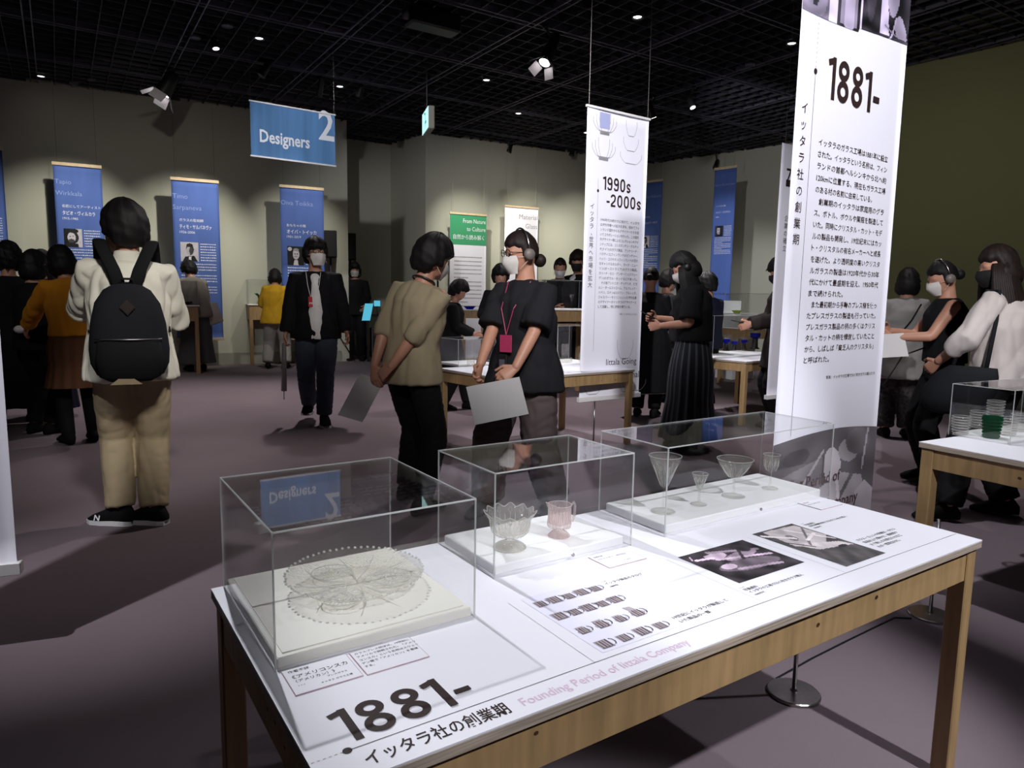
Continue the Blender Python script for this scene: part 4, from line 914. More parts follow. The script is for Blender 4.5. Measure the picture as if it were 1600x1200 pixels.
cl, fn = sheet('cloth', GK, uK, a[0], b[0], z0, zt2, 'cloth', t, .0, 4); fe = lambda s_, z: fn(s_, z, .004)
rail('top_rail', GK, uK, a[0], b[0], zt2+.01, .02, 'rail', t, .02); rail('bottom_rail', GK, uK, a[0], b[0], z0, .02, 'rail', t, .02); hang(GK, uK, (a[0]+.06, b[0]-.06), zt2, t)
k = MB(); btext(k, fe, GK, uK, b[0]-.02, 'Material', zt2-.24, .10, None, -.004, 'r'); btext(k, fe, GK, uK, b[0]-.02, 'Glass', zt2-.43, .10, None, -.004, 'r'); k.build('lettering', 'greyink', cl)
# white banner at the far left edge, another seen edge-on behind the 1881 banner
GN = at(28, 905, 0.05); GN = gd(26, 2.95, 880); uN = unit(A([.93, .36, 0])); aN = plane(GN, uN, 29, 884)
t = tag(empty('hanging_banner', GN), 'white banner cut off by the left edge in the foreground', 'banner', 'white exhibition banners')
cl, fn = sheet('cloth', GN, uN, aN[0]-.62, aN[0]-.004, aN[1], 2.9, 'cloth', t, .005, 3)
rail('bottom_rail', GN, uN, aN[0]-.62, aN[0], aN[1]-.005, .022, 'whiterail', t, .02); hang(GN, uN, (aN[0]-.55, aN[0]-.07), 2.9, t)
GS = gd(1230, 7.0); uS = uB; a = plane(GS, uS, 1222, 223)
t = tag(empty('hanging_banner', GS), 'white banner mostly hidden behind the left side of the 1881 banner', 'banner', 'white exhibition banners')
cl, fn = sheet('cloth', GS, uS, a[0], a[0]+.73, .43, a[1], 'cloth', t, .005, 5); hang(GS, uS, (a[0]+.05, a[0]+.6), a[1], t); rail('bottom_rail', GS, uS, a[0], a[0]+.73, .43, .02, 'whiterail', t, .02)
k = MB(); q0 = plane(GS, uS, 1228, 345); q1 = plane(GS, uS, 1226, 392)
for i, c0 in enumerate('企業の確立'): btext(k, fn, GS, uS, q0[0], c0, q0[1]-(q0[1]-q1[1])*i/4, .04, None, .004, 'c')
q = plane(GS, uS, 1227, 293); bstrip(k, fn, GS, uS, q[0], q[1]+.04, q[0]+.12, q[1]+.04, .06); btext(k, fn, GS, uS, q[0], '7', q[1]+.05, .12, None, .01)
k.build('lettering', 'ink', cl)

# --- hanging blue sign
GH = A([*at(391, 156, 3.78)[:2], 0]); uH = uC; a = plane(GH, uH, 390, 157); b = plane(GH, uH, 523, 171); z0 = hgt(391, 243, GH)
t = tag(empty('hanging_sign', GH), 'wide blue cloth sign reading Designers 2 hung from the ceiling', 'sign')
v1 = a[1]
cl, fn = sheet('cloth', GH, uH, a[0], b[0], z0, v1, mat('sign_cloth', c8(84, 128, 176), .8, noise=(1.2, .25, (6, 6, .3))), t, .006, 0)
rail('top_rail', GH, uH, a[0], b[0], v1, .010, 'whiterail', t); rail('bottom_rail', GH, uH, a[0], b[0], z0, .010, 'whiterail', t); hang(GH, uH, (a[0]+.01, b[0]-.01), v1, t)
k = MB(); q = plane(GH, uH, 406, 221); q2 = plane(GH, uH, 484, 228); qh = plane(GH, uH, 406, 204)
btext(k, fn, GH, uH, q[0], 'Designers', q[1], .155, q2[0]-q[0], .022)
q = plane(GH, uH, 498, 217); q2 = plane(GH, uH, 523, 219); btext(k, fn, GH, uH, q[0], '2', q[1], .385, q2[0]-q[0]-.005, .016); k.build('lettering', 'whiteink', cl, label='pale word and large numeral')
# --- exit sign
GE = at(667, 105, HC); zx0, zx1 = hgt(668, 207, GE), hgt(668, 172, GE); P = V3(GE[:2]); uE = unit(P); nE = A([uE[1], -uE[0], 0]); uE = unit(uE*1.0-nE*.16); nE = A([uE[1], -uE[0], 0])
t = tag(empty('exit_sign', P), 'small lit exit sign hanging on a rod, seen almost edge-on', 'exit sign')
MB().bevbox(P-uE*.28-nE*.02+Zv*zx0, uE*.56, nE*.09, Zv*(zx1-zx0), .01).build('sign_box', 'baseboard', t); MB().tube([P+Zv*zx1, P+Zv*HC], .008, 8).build('rod', 'wire', t, True)
fc = MB().box(P-uE*.27-nE*.026+Zv*(zx0+.01), uE*.54, nE*.005, Zv*(zx1-zx0-.02)).build('lit_face', 'exit', t)
k = MB(); Q = P-nE*.0275+Zv*(zx0+.06)
k.box(Q+uE*-.05, uE*.02, -nE*.001, Zv*.16); k.box(Q-uE*.12+Zv*.05, uE*.12, -nE*.001, Zv*.04); k.ell(Q+uE*-.03+Zv*.19, (.02, .02, .02), 8); k.build('running_figure', 'exitgreen', t)

# ------------------------------------------------------------------ ceiling fixtures
def can(px, py_top, py_lens, tgt, label, r=.055, L=.24, lit='lit', barn=False, grp='black track spotlights'):
    G = at(px, py_top, HC); z = hgt(px, py_lens, G); P = A([G[0], G[1], z]); d = unit(A(tgt, float)-P)
    t = tag(empty('track_spotlight', (G[0], G[1], HC)), label, 'spotlight', None)
    top = P-d*L
    MB().lathe([(.001, -.03), (.03, -.03), (.035, 0), (.001, 0)], (G[0], G[1], HC), 12).build('adapter', 'black', t, True)
    MB().tube([A([G[0], G[1], HC-.02]), A([G[0], G[1], (HC+top[2])/2]), top+d*.06], .012, 6).build('arm', 'black', t, True)
    MB().tube([top-d*.02, top, top+d*L*.5, P-d*.01, P], [r*.5, r*.75, r*.85, r, r], 14).build('can', 'black', t, True)
    MB().tube([P-d*.012, P+d*.002], r*.8, 14).build('lens', lit, t)
    if barn:
        s_ = unit(np.cross(d, Zv)); w2 = unit(np.cross(s_, d)); b = MB()
        for ax, bx in ((s_, w2), (-s_, w2), (w2, s_), (-w2, s_)):
            o = P+ax*r*1.02; e = unit(d*.8+ax*.6)*r*1.6; th = np.cross(bx, e); th = th/np.linalg.norm(th)*.003
            b.box(o-bx*r*.8, bx*r*1.6, e, th)
        b.build('barn_doors', 'barn', t)
    return t
can(252, 108, 146, (-7.2, 10.2, .8), 'large spotlight with white lit barn doors near the left wall top', .12, .34, 'lit', True)
can(852, 40, 98, (-2.5, 6, -3), 'large black spotlight with lit barn doors above the headphone woman', .085, .42, 'lit', True)
for px, a_, b_, tg, lb_, lt_ in ((407, 95, 118, (-6, 9, 0), 'black spotlight above the hanging blue sign', 'black'), (498, 122, 150, (-4.2, 12.8, 1), 'lit black spotlight right above the hanging sign', 'lit'), (560, 138, 152, (-4, 12, 0), 'dark spotlight in front of the recess', 'black'),
    (795, 226, 238, (-1, 14.5, 1), 'dark wall spotlight left of the Material Glass banner', 'black'), (893, 232, 243, (.5, 15.4, 1), 'dark wall spotlight left of the 1990s-2000s banner', 'black'), (1119, 236, 262, (2.9, 13, 1), 'dark spotlight touching the rail of the right blue banner', 'black'),
    (1084, 135, 168, (4.2, 9, -1), 'lit spotlight high between the two white banners', 'lit'), (1023, 150, 184, (3.5, 12.4, 1), 'lit spotlight above the right corner of the 1990s-2000s banner', 'lit'), (1213, 232, 254, (1, 6, 0), 'lit spotlight beside the left edge of the 1881 banner', 'lit'), (337, 60, 76, (-3, 9, 0), 'black spotlight high in the upper left ceiling', 'litsmall')):
    can(px, a_, b_, tg, lb_, .06 if lt_ == 'black' else .05, .26, lt_)
G = at(690, 12, HC); P = A([G[0], G[1], 0]); z1 = hgt(690, 22, G); z0 = hgt(672, 62, G)
t = tag(empty('ceiling_projector', (P[0], P[1], HC)), 'long dark projector hanging under the ceiling, top centre', 'projector')
MB().tube([P+Zv*(z1-.02), P+Zv*HC], .03, 8).build('bracket', 'black', t, True)
MB().bevbox(P-nB*.12-nA*.42+Zv*(z1-.2), nA*.62, nB*.24, Zv*.2, .02).build('projector_body', 'black', t)
MB().tube([P-nA*.42+Zv*(z1-.1), P-nA*.47+Zv*(z1-.1)], .055, 16).build('lens', 'beam', t, True)
for i, (px, py) in enumerate(((64, 120), (115, 131), (143, 126), (305, 60), (405, 61), (531, 136), (760, 126), (996, 28), (810, 178), (1237, 69), (916, 208), (355, 42), (1172, 102), (1240, 172))):
    lit = i in (0, 4, 5, 6, 7, 8, 9, 10)
    P = at(px, py, HC-.02); t = tag(empty('downlight', P), '', 'ceiling light')
    t['label'] = ['lit downlight near the left wall top', 'unlit round downlight right of the far left one', 'second unlit round downlight near the left wall', 'dark reflective downlight left of the sign wires', 'lit twin downlight above the blue sign', 'lit downlight right above the Designers sign', 'lit downlight right of the exit sign', 'lit downlight at the top between the white banners', 'lit downlight above the headphone woman', 'lit downlight at the left edge of the 1881 banner top', 'lit downlight beside the left edge of the 1990s-2000s banner', 'dim downlight high at upper left', 'grey unlit downlight above the right corner', 'small dim light beside the middle of the 1881 banner'][i]
    MB().lathe([(.045, .03), (.06, .0), (.066, .0), (.066, .035), (.045, .035)], P, 18).build('ring', 'beam', t, True)
    MB().lathe([(.001, .012), (.047, .010)], P, 18).build('lens', 'litsmall' if lit else 'beam', t, True)

# ------------------------------------------------------------------ furniture further back
def pedestal(px0, px1, ytop, yap, G0, ang, W, label, shelf=False, Lfix=None, legs=True):
    """table with deep apron: G0 = front left floor point"""
    u = A([math.cos(ang), math.sin(ang), 0]); v = A([-math.sin(ang), math.cos(ang), 0]); G0 = V3(G0[:2]); z = hgt(px0, ytop, G0); za = hgt(px0, yap, G0); L = Lfix or abs(plane(G0, u, px1, ytop)[0])
    t = tag(empty('display_table', G0), label, 'table')
    MB().bevbox(G0-u*.02-v*.02+Zv*z, u*(L+.04), v*(W+.04), Zv*.02, .002).build('table_top', 'white', t)
    MB().bevbox(G0+Zv*za, u*L, v*W, Zv*(z-za), .003).build('apron', 'wood', t)
    if legs:
        for x in (0, L-.06):
            for y in (0, W-.06): MB().bevbox(G0+u*x+v*y, u*.06, v*.06, Zv*za, .003).build('leg', 'wood', t)
    return z+.02, u, v, L
aW = math.atan2(uL[1], uL[0])
G1 = at(392, 571); z, u, v, L = pedestal(390, 470, 477, 500, G1, aW, .5, 'tall narrow pine table with green and red glass, beside the woman in yellow', Lfix=1.1)
case('clear_case', V3(G1[:2], z), u, -v*-1, 1.1, .5, hgt(390, 436, G1)-z, 'clear case on the tall table beside the woman in yellow', edges=False)
P = V3(G1[:2], z)+u*.22+v*.2; t = tag(empty('glass_ornament', P), 'small bright green glass plant-like ornament beside the woman in yellow', 'ornament')
mb = MB(); mb.tube([P, P+Zv*.05], .03, 8); mb.tube([P+Zv*.05, P+Zv*.14], [.028, .05], 8); mb.build('vase', 'greenglass', t, True); mb = MB()
for i in range(7): aa = i*.9; mb.tube([P+Zv*.12, P+A([.06*math.cos(aa), .06*math.sin(aa), .17]), P+A([.10*math.cos(aa), .10*math.sin(aa), .20])], [.012, .014, .004], 6)
mb.build('branches', 'greenglass', t, True)
for dx, lb_ in ((.42, 'dark red glass bowl on a foot beside the green ornament'), (.60, 'second dark red glass bowl nearest the woman in yellow')):
    P = V3(G1[:2], z)+u*dx+v*.2; t = tag(empty('glass_bowl', P), lb_, 'bowl'); MB().lathe([(.001, 0), (.04, 0), (.012, .02), (.012, .05), (.06, .10), (.09, .15), (.085, .15), (.02, .06)], P, 20).build('bowl_body', 'redglass', t, True)
G1 = at(206, 588); z, u, v, L = pedestal(230, 283, 478, 502, G1, aW, .5, 'tall pine table in front of the bending visitor', Lfix=.98)
case('clear_case', V3(G1[:2], z), u, v, .98, .5, .38, 'clear case on the tall table in front of the bending visitor', edges=False)
P = V3(G1[:2], z)+u*.75+v*.2; t = tag(empty('glass_bowl', P), 'low reddish glass dish in front of the bending visitor', 'bowl'); MB().lathe([(.001, 0), (.1, 0), (.16, .05), (.15, .05), (.02, .01)], P, 20).build('bowl_body', 'redglass', t, True)
G1 = gd(722, 13.0); zz = hgt(722, 485, G1); z, u, v, L = pedestal(722, 757, 485, 497, G1, 0.05, .5, 'white-topped shelf table between the two talking visitors', legs=True)
P = V3(G1[:2], z)+u*.14+v*.1; t = tag(empty('glass_bowl', P), 'small dark blue dish on the shelf table', 'bowl'); MB().lathe([(.001, 0), (.06, 0), (.12, .06), (.11, .06), (.02, .01)], P, 20).build('bowl_body', 'cobalt', t, True)
G1 = gd(852, 8.9); z, u, v, L = pedestal(856, 930, 485, 503, G1, .55, .6, 'tall pine table in front of the two men in suits', Lfix=1.0)
case('clear_case', V3(G1[:2], z)+u*.02+v*.02, u, v, .9, .5, hgt(880, 437, G1)-z, 'clear case on the tall table in front of the two men in suits', edges=False)
P = at(907, 487, z); P = V3(P[:2], z) if np.linalg.norm(P[:2]) < 12 else V3(G1[:2], z)+u*.55+v*.2
P = V3(G1[:2], z)+u*.50+v*.12
stem_glass(P, .19, .04, .004, (.5, .035), 'small wine glass in the case by the men in suits', rimdec=None)
# wall-side cases at right
G1 = gd(1166, 11.2); z, u, v, L = pedestal(1168, 1232, 515, 530, G1, aW-.1, .6, 'table by the right wall carrying the teal bowl', Lfix=1.1)
case('clear_case', V3(G1[:2], z), u, v, .95, .5, hgt(1168, 458, G1)-z, 'clear case over the teal glass bowl by the right wall', edges=True)
P = V3(G1[:2], z)+u*.42+v*.1; t = tag(empty('glass_bowl', P), 'round ribbed teal glass bowl by the right wall', 'bowl')
MB().lathe([(.001, 0), (.05, 0), (.085, .03), (.095, .06), (.085, .1), (.07, .11), (.065, .11), (.08, .06), (.03, .01)], P, 36, lambda a, i, r, z_: (r*(1+.05*math.cos(a*12)), z_)).build('bowl_body', 'tealglass', t, True)
G1 = gd(1150, 12.2); za = hgt(1160, 490, G1); zb_ = hgt(1160, 470, G1); P = V3(G1[:2]); t = tag(empty('display_niche', P), 'white box with a small green dish beside the right blue banner', 'display case'); u = A([math.cos(aW), math.sin(aW), 0]); v = A([-u[1], u[0], 0])
MB().bevbox(P, u*.5, v*.4, Zv*za, .004).build('plinth', 'white', t); MB().box(P+v*.38+Zv*za, u*.5, v*.02, Zv*(zb_-za)).build('back_panel', 'white', t)
MB().lathe([(.001, 0), (.05, 0), (.09, .05), (.08, .05), (.02, .01)], P+u*.18+v*.15+Zv*(za+.001), 16).build('dish', mat('lime_glass', c8(160, 180, 60), .2), t, True)

# loudspeakers on stands, mixing desk, screens
def speaker(G, x0, y0, x1, y1, label):
    G = V3(G[:2]); zt_ = hgt((x0+x1)/2, y0, G); zb2 = hgt((x0+x1)/2, y1, G); w_ = max(.24, (x1-x0)/FPX*np.linalg.norm(G))
    n = -unit(G); s_ = A([n[1], -n[0], 0]); t = tag(empty('loudspeaker', G+Zv*zb2), label, 'loudspeaker')
    MB().bevbox(G-s_*w_/2-n*.16+Zv*zb2, s_*w_, n*.3, Zv*(zt_-zb2), .012).build('cabinet', 'black', t)
    MB().bevbox(G-s_*w_*.45+n*.145+Zv*(zb2+.02), s_*w_*.9, n*.008, Zv*(zt_-zb2-.04), .003).build('grille', mat('speaker_grille', c8(24, 24, 25), .8, noise=(200, .3, (1, 1, 1))), t)
    st = tag(empty('speaker_stand', G), 'black tripod stand ' + {'b': 'inside the dark recess', 'r': 'behind the man in the jacket', 'h': 'behind the beige-shirted man'}['b' if 'recess' in label else 'r' if 'jacket' in label else 'h'], 'stand')
    MB().tube([G+Zv*.25, G+Zv*zb2], .018, 8).build('pole', 'black', st, True)
    for i in range(3):
        a_ = i*2.094+.5; MB().tube([G+Zv*.75, G+A([.45*math.cos(a_), .45*math.sin(a_), .02])], .012, 6).build('leg', 'black', st, True)
    MB().tube([G+Zv*.70, G+Zv*.80], .03, 8).build('collar', 'black', st, True)
speaker(at(519, 566), 510, 361, 526, 403, 'black loudspeaker on a stand just right of the masked man in the jacket')
speaker(at(549, 560), 541, 365, 556, 407, 'black loudspeaker on a stand inside the dark recess')
speaker(gd(684, 13.6), 681, 375, 694, 412, 'black loudspeaker half hidden behind the head of the beige-shirted man')
G1 = at(574, 565); u = unit(A([.9, .3, 0])); v = A([-u[1], u[0], 0]); P = V3(G1[:2]); zt_ = hgt(590, 492, G1)
t = tag(empty('equipment_desk', P), 'black equipment desk with wheeled case in the dark recess', 'desk')
MB().bevbox(P+Zv*(zt_-.04), u*.9, v*.5, Zv*.04, .004).build('desk_top', 'black', t)
MB().bevbox(P+u*.1+v*.05+Zv*.06, u*.6, v*.4, Zv*.6, .01).build('flight_case', mat('flight_case', c8(30, 30, 33), .6), t)
b = MB()
for x in (.1, .69): b.box(P+u*x+v*.045+Zv*.06, u*.012, v*.006, Zv*.6)
for z_ in (.06, .65): b.box(P+u*.1+v*.044+Zv*z_, u*.6, v*.006, Zv*.012)
b.build('case_edging', 'steel', t)
for x in (0, .85):
    for y in (0, .45): MB().box(P+u*x+v*y, u*.04, v*.04, Zv*(zt_-.04)).build('leg', 'black', t)
Q = P+u*.15+v*.15+Zv*zt_; t = tag(empty('tablet', Q), 'small glowing cyan screen on the desk in the dark recess', 'screen')
MB().bevbox(Q+Zv*.16, u*.14, v*.012, Zv*.13, .003).build('housing', 'black', t); MB().box(Q+u*.008-v*.003+Zv*.168, u*.124, v*.002, Zv*.112).build('display', 'screen', t); MB().tube([Q+u*.07+v*.006, Q+u*.07+v*.006+Zv*.17], .008, 6).build('foot', 'black', t, True)

GW = V3(L0)+nL*.005; a = plane(GW, uL, 231, 384)
P = GW+uL*a[0]+Zv*a[1]; t = tag(empty('wall_label', P), 'tiny white label on the left wall between the first two blue banners', 'label')
MB().bevbox(P-uL*.07-Zv*.07+nL*.003, uL*.15, nL*.006, Zv*.12, .001).build('label_card', 'sheet', t); MB().box(P-uL*.04-Zv*.03+nL*.0095, uL*.09, nL*.0005, Zv*.012).build('print_line', 'greyink', t)

g = MB(); g.tube([at(x, y, .004) for x, y in ((1213, 1060), (1270, 1028), (1330, 998), (1398, 965), (1424, 966))], .0035, 6); tag(g.build('floor_cable', 'black', None), 'thin cable lying on the carpet between the two round post bases', 'cable')
# ------------------------------------------------------------------ people
def Rx(a): c, s = math.cos(a), math.sin(a); return A([[1, 0, 0], [0, c, s], [0, -s, c]])      # positive = forward
def Ry(a): c, s = math.cos(a), math.sin(a); return A([[c, 0, s], [0, 1, 0], [-s, 0, c]])      # positive = to the right
def Rz(a): c, s = math.cos(a), math.sin(a); return A([[c, -s, 0], [s, c, 0], [0, 0, 1]])
def loft(mb, secs, n=16, sq=1.0):
    v = []; k = len(secs)
    for (c, rx, ry, X, Y) in secs:
        for j in range(n):
            a = 2*math.pi*j/n; ca, sa = math.cos(a), math.sin(a)
            v.append(A(c, float)+A(X)*rx*math.copysign(abs(ca)**sq, ca)+A(Y)*ry*math.copysign(abs(sa)**sq, sa))
    f = [(i*n+j, i*n+(j+1) % n, (i+1)*n+(j+1) % n, (i+1)*n+j) for i in range(k-1) for j in range(n)]
    f += [tuple(range(n-1, -1, -1)), tuple(range((k-1)*n, k*n))]
    return mb.add(v, f)
def limb(mb, pts, rad, n=12, sub=3, blunt=False):
    """tube through joints with gently interpolated radii"""
    P = []; R = []
    for i in range(len(pts)-1):
        for j in range(sub):
            t = j/sub; P.append(A(pts[i])*(1-t)+A(pts[i+1])*t); R.append(rad[i]*(1-t)+rad[i+1]*t)
    P.append(A(pts[-1])); R.append(rad[-1])
    d0 = unit(P[0]-P[1])*R[0]*.6; d1 = unit(P[-1]-P[-2])*R[-1]*.6
    if blunt: return mb.tube([P[0]+d0]+P, [R[0]*.6]+R, n)
    return mb.tube([P[0]+d0]+P+[P[-1]+d1], [R[0]*.6]+R+[R[-1]*.6], n)
def ik(S, T, l1, l2, pole):
    S, T = A(S, float), A(T, float); d = T-S; L = np.linalg.norm(d)
    if L > (l1+l2)*.995: T = S+d/L*(l1+l2)*.995; d = T-S; L = np.linalg.norm(d)
    a = (l1*l1-l2*l2+L*L)/(2*L); h = math.sqrt(max(l1*l1-a*a, 0)); e = d/L
    p = A(pole, float); p = p-e*(p@e); p = unit(p)
    return S+e*a+p*h, T
def remeshed(mb, vox, smooth=4, sf=.5):
    me = bpy.data.meshes.new('tmp'); me.from_pydata(mb.v, [], mb.f); me.update()
    o = bpy.data.objects.new('tmp', me); C.objects.link(o)
    r = o.modifiers.new('r', 'REMESH'); r.mode = 'VOXEL'; r.voxel_size = vox; r.adaptivity = 0
    if smooth: s_ = o.modifiers.new('s', 'SMOOTH'); s_.iterations = smooth; s_.factor = sf
    dg = bpy.context.evaluated_depsgraph_get(); out = bpy.data.meshes.new_from_object(o.evaluated_get(dg))
    bpy.data.objects.remove(o); bpy.data.meshes.remove(me)
    return out
def cos_(me): a = np.empty(len(me.vertices)*3); me.vertices.foreach_get('co', a); return a.reshape(-1, 3)
def setco(me, a): me.vertices.foreach_set('co', a.ravel()); me.update()
def folds(me, amp, f, seed, stretch=(1, 1, .45)):
    co = cos_(me); nn = np.empty(len(me.vertices)*3); me.vertex_normals.foreach_get('vector', nn); nn = nn.reshape(-1, 3)
    rs = np.random.RandomState(seed); q = co*A(stretch)*f; d = 0
    for i in range(4):
        k = rs.normal(size=3); k /= np.linalg.norm(k); k2 = rs.normal(size=3)
        d = d+np.abs(np.sin(q@k*(1+.5*i)+1.6*np.sin(q@k2*.6+i)))*(1/(1+.5*i))
    setco(me, co+nn*((d-1.1)*amp)[:, None])
def part(name, me, m, parent, label=None, smooth=True):
    me.name = name; me.polygons.foreach_set('use_smooth', [smooth]*len(me.polygons)); me.materials.clear(); me.materials.append(M[m] if isinstance(m, str) else m)
    o = bpy.data.objects.new(name, me); C.objects.link(o); o.parent = parent
    if label: o['label'] = label
    return o
def mesh(mb): me = bpy.data.meshes.new('m'); me.from_pydata(mb.v, [], mb.f); me.update(); return me
def hand(mb, W, d, nrm, side, s, curl=.6, fing=True):
    """W wrist, d towards the fingers, nrm out of the back of the hand, side=+1 thumb towards d x nrm"""
    d = unit(d); nrm = A(nrm, float); nrm = unit(nrm-d*(nrm@d)); t = np.cross(d, nrm)*side
    loft(mb, [(W-d*.012*s, .024*s, .019*s, t, nrm), (W+d*.02*s, .031*s, .017*s, t, nrm), (W+d*.055*s, .040*s, .015*s, t, nrm), (W+d*.088*s, .041*s, .012*s, t, nrm), (W+d*.096*s, .034*s, .008*s, t, nrm)], 12)
    for i, (o_, L) in enumerate(((.031, .070), (.0105, .080), (-.010, .075), (-.030, .058))):
        p = W+d*(.086-.004*abs(i-1))*s+t*o_*s; P = [p]; a = curl*.5
        for l in (.45, .31, .24):
            p = p+(d*math.cos(a)-nrm*math.sin(a))*L*l*s; P.append(p); a += curl*.95
        mb.tube([P[0]-d*.01*s]+P+[P[-1]+(P[-1]-P[-2])*.12], [.0092*s, .0092*s, .0086*s, .008*s, .0068*s, .004*s], 8)
    p0 = W+d*.022*s+t*.026*s; a = unit(t*.75+d*.75-nrm*.25); b = unit(t*.25+d*.9-nrm*(.3+.3*curl))
    p1 = p0+a*.038*s; p2 = p1+b*.033*s; p3 = p2+b*.024*s
    mb.tube([p0-a*.01*s, p0, p1, p2, p3, p3+b*.004*s], [.014*s, .0135*s, .0115*s, .0100*s, .0085*s, .004*s], 8)
SKIN = mat('skin', c8(196, 142, 118), .5, noise=(20, .05, (1, 1, 1)))
HAIR = mat('black_hair', c8(20, 17, 17), .62, spec=.3, noise=(60, .35, (1, 1, .15)), bump=(140, .5, .003))
HAIRB = mat('dark_brown_hair', c8(36, 26, 23), .6, spec=.3, noise=(60, .35, (1, 1, .15)), bump=(140, .5, .003))
MASK = mat('white_mask', c8(228, 222, 218), .7, noise=(30, .03, (1, 1, 1)), bump=(60, .3, .003))
MASKB = mat('black_mask', c8(22, 22, 24), .7, noise=(30, .05, (1, 1, 1)))
def fabric(n, c, r=.85, am=.06): return mat(n+'_cloth', c8(*c), r, spec=.2, noise=(9, am, (1, 1, 1)), bump=(420, .35, .0015))
F = {k: fabric(k, v) for k, v in dict(black=(22, 21, 23), offwhite=(226, 221, 205), khaki=(176, 158, 128), jacket=(20, 18, 22), denim=(62, 68, 80), beige=(158, 144, 118), charcoal=(33, 32, 36), trouserbrown=(92, 80, 80),
     mustard=(206, 134, 34), brown=(104, 70, 50), greyblouse=(150, 142, 136), greyskirt=(92, 90, 92), yellow=(214, 164, 40), lightgrey=(176, 168, 160), suit=(52, 50, 54), navy=(26, 28, 48), lgrey=(150, 146, 144), blouse=(206, 196, 192), white=(230, 226, 224), bag=(28, 29, 33), darkbrown=(46, 38, 36), paper=(236, 232, 230)).items()}
M['paper'] = mat('paper', c8(228, 224, 224), .6, noise=(9, .02, (1, 1, 1)))
def striped(name, c1_, c2_, n):
    m = mat(name, c8(*c1_), .85); nt = m.node_tree; tc = nt.nodes.new('ShaderNodeTexCoord'); sx = nt.nodes.new('ShaderNodeSeparateXYZ'); at2 = nt.nodes.new('ShaderNodeMath'); at2.operation = 'ARCTAN2'
    nt.links.new(tc.outputs['Object'], sx.inputs[0]); nt.links.new(sx.outputs[0], at2.inputs[0]); nt.links.new(sx.outputs[1], at2.inputs[1])
    mu = nt.nodes.new('ShaderNodeMath'); mu.operation = 'MULTIPLY'; mu.inputs[1].default_value = n/6.283*6.283; nt.links.new(at2.outputs[0], mu.inputs[0])
    si = nt.nodes.new('ShaderNodeMath'); si.operation = 'SINE'; nt.links.new(mu.outputs[0], si.inputs[0])
    rp_ = nt.nodes.new('ShaderNodeValToRGB'); rp_.color_ramp.interpolation = 'CONSTANT'; rp_.color_ramp.elements[0].color = (*c8(*c1_), 1); rp_.color_ramp.elements[1].color = (*c8(*c2_), 1); rp_.color_ramp.elements[1].position = .62
    nt.links.new(si.outputs[0], rp_.inputs[0]); nt.links.new(rp_.outputs[0], nt.nodes['Principled BSDF'].inputs['Base Color']); return m
def haircap(kind, hc, Rh, s, seed):
    mb = MB(); n, m_ = 40, 26; rs = np.random.RandomState(seed); ph = rs.rand(6)*6; v = []
    T = {'short': .036, 'bob': .026, 'long': .022, 'bun': .014, 'curly': .036, 'thin': .012}[kind]
    low = {'short': -.80, 'bob': -.98, 'long': -.95, 'bun': -.38, 'curly': -.80, 'thin': -.40}[kind]
    for i in range(m_+1):
        el = math.pi/2-math.pi*i/m_
        for j in range(n):
            az = 2*math.pi*j/n; d = A([math.cos(el)*math.cos(az), math.cos(el)*math.sin(az), math.sin(el)])
            r0 = 1/math.sqrt((d[0]/.074)**2+(d[1]/.094)**2+(d[2]/.115)**2)
            hl = {'short': .28, 'bob': .22, 'long': .42, 'bun': .42, 'curly': .3, 'thin': .55}[kind]+.06*math.sin(az*9+ph[0])
            face = 1/(1+math.exp(-(d[1]-(.38 if kind in ('short', 'bun', 'thin') else .30))*22))/(1+math.exp((d[2]-hl)*22))
            neck = 1/(1+math.exp((d[2]-low)*18))
            side = (1/(1+math.exp((d[2]+(.42 if kind == 'short' else .28))*22)))*(1/(1+math.exp(-(d[1]+.22)*16))) if kind in ('short', 'bun', 'thin') else 0
            t = T*(1+.25*(d[1] < 0)*abs(d[1])+.22*max(0, d[2]))
            t += {'short': .0045, 'bob': .003, 'long': .002, 'bun': .0015, 'curly': .010, 'thin': .001}[kind]*(math.sin(az*11+ph[1]+d[2]*3)+.7*math.sin(az*19+ph[2])+.6*math.sin(d[2]*14+az*5+ph[3]))
            k = max(face, neck, side); r = r0+t*(1-k)-.016*k
            if kind in ('bob', 'long') and d[2] < 0: r += .030*min(1, -d[2]*1.6)*(1-k)
            v.append(hc+Rh@(d*r*s))
    f = [(i*n+j, (i+1)*n+j, (i+1)*n+(j+1) % n, i*n+(j+1) % n) for i in range(m_) for j in range(n)]
    mb.add(v, f)
    if kind in ('bob', 'curly'):        # separate locks break up the outline
        for q in range(46 if kind != 'curly' else 80):
            az = rs.uniform(0, 6.283); el = rs.uniform(-.7, .75)
            d = A([math.cos(el)*math.cos(az), math.cos(el)*math.sin(az), math.sin(el)])
            if d[1] > .35 and d[2] < .35: continue
            r0 = 1/math.sqrt((d[0]/.074)**2+(d[1]/.094)**2+(d[2]/.115)**2)+T*.95
            P0 = d*r0*(.95 if kind != 'curly' else 1.); dn = A([0, 0, -1.])-d*(-d[2]); dn = unit(dn+rs.normal(size=3)*.16) if np.linalg.norm(dn) > .01 else A([1., 0, 0])
            pts = []; p = P0*.96
            for a in range(5): pts.append(hc+Rh@(p*s)); p = p+dn*.016; p = p*(1+.004*a); 
            mb.tube(pts, [.004*s, .007*s, .008*s, .006*s, .0015*s], 5)
    return mb
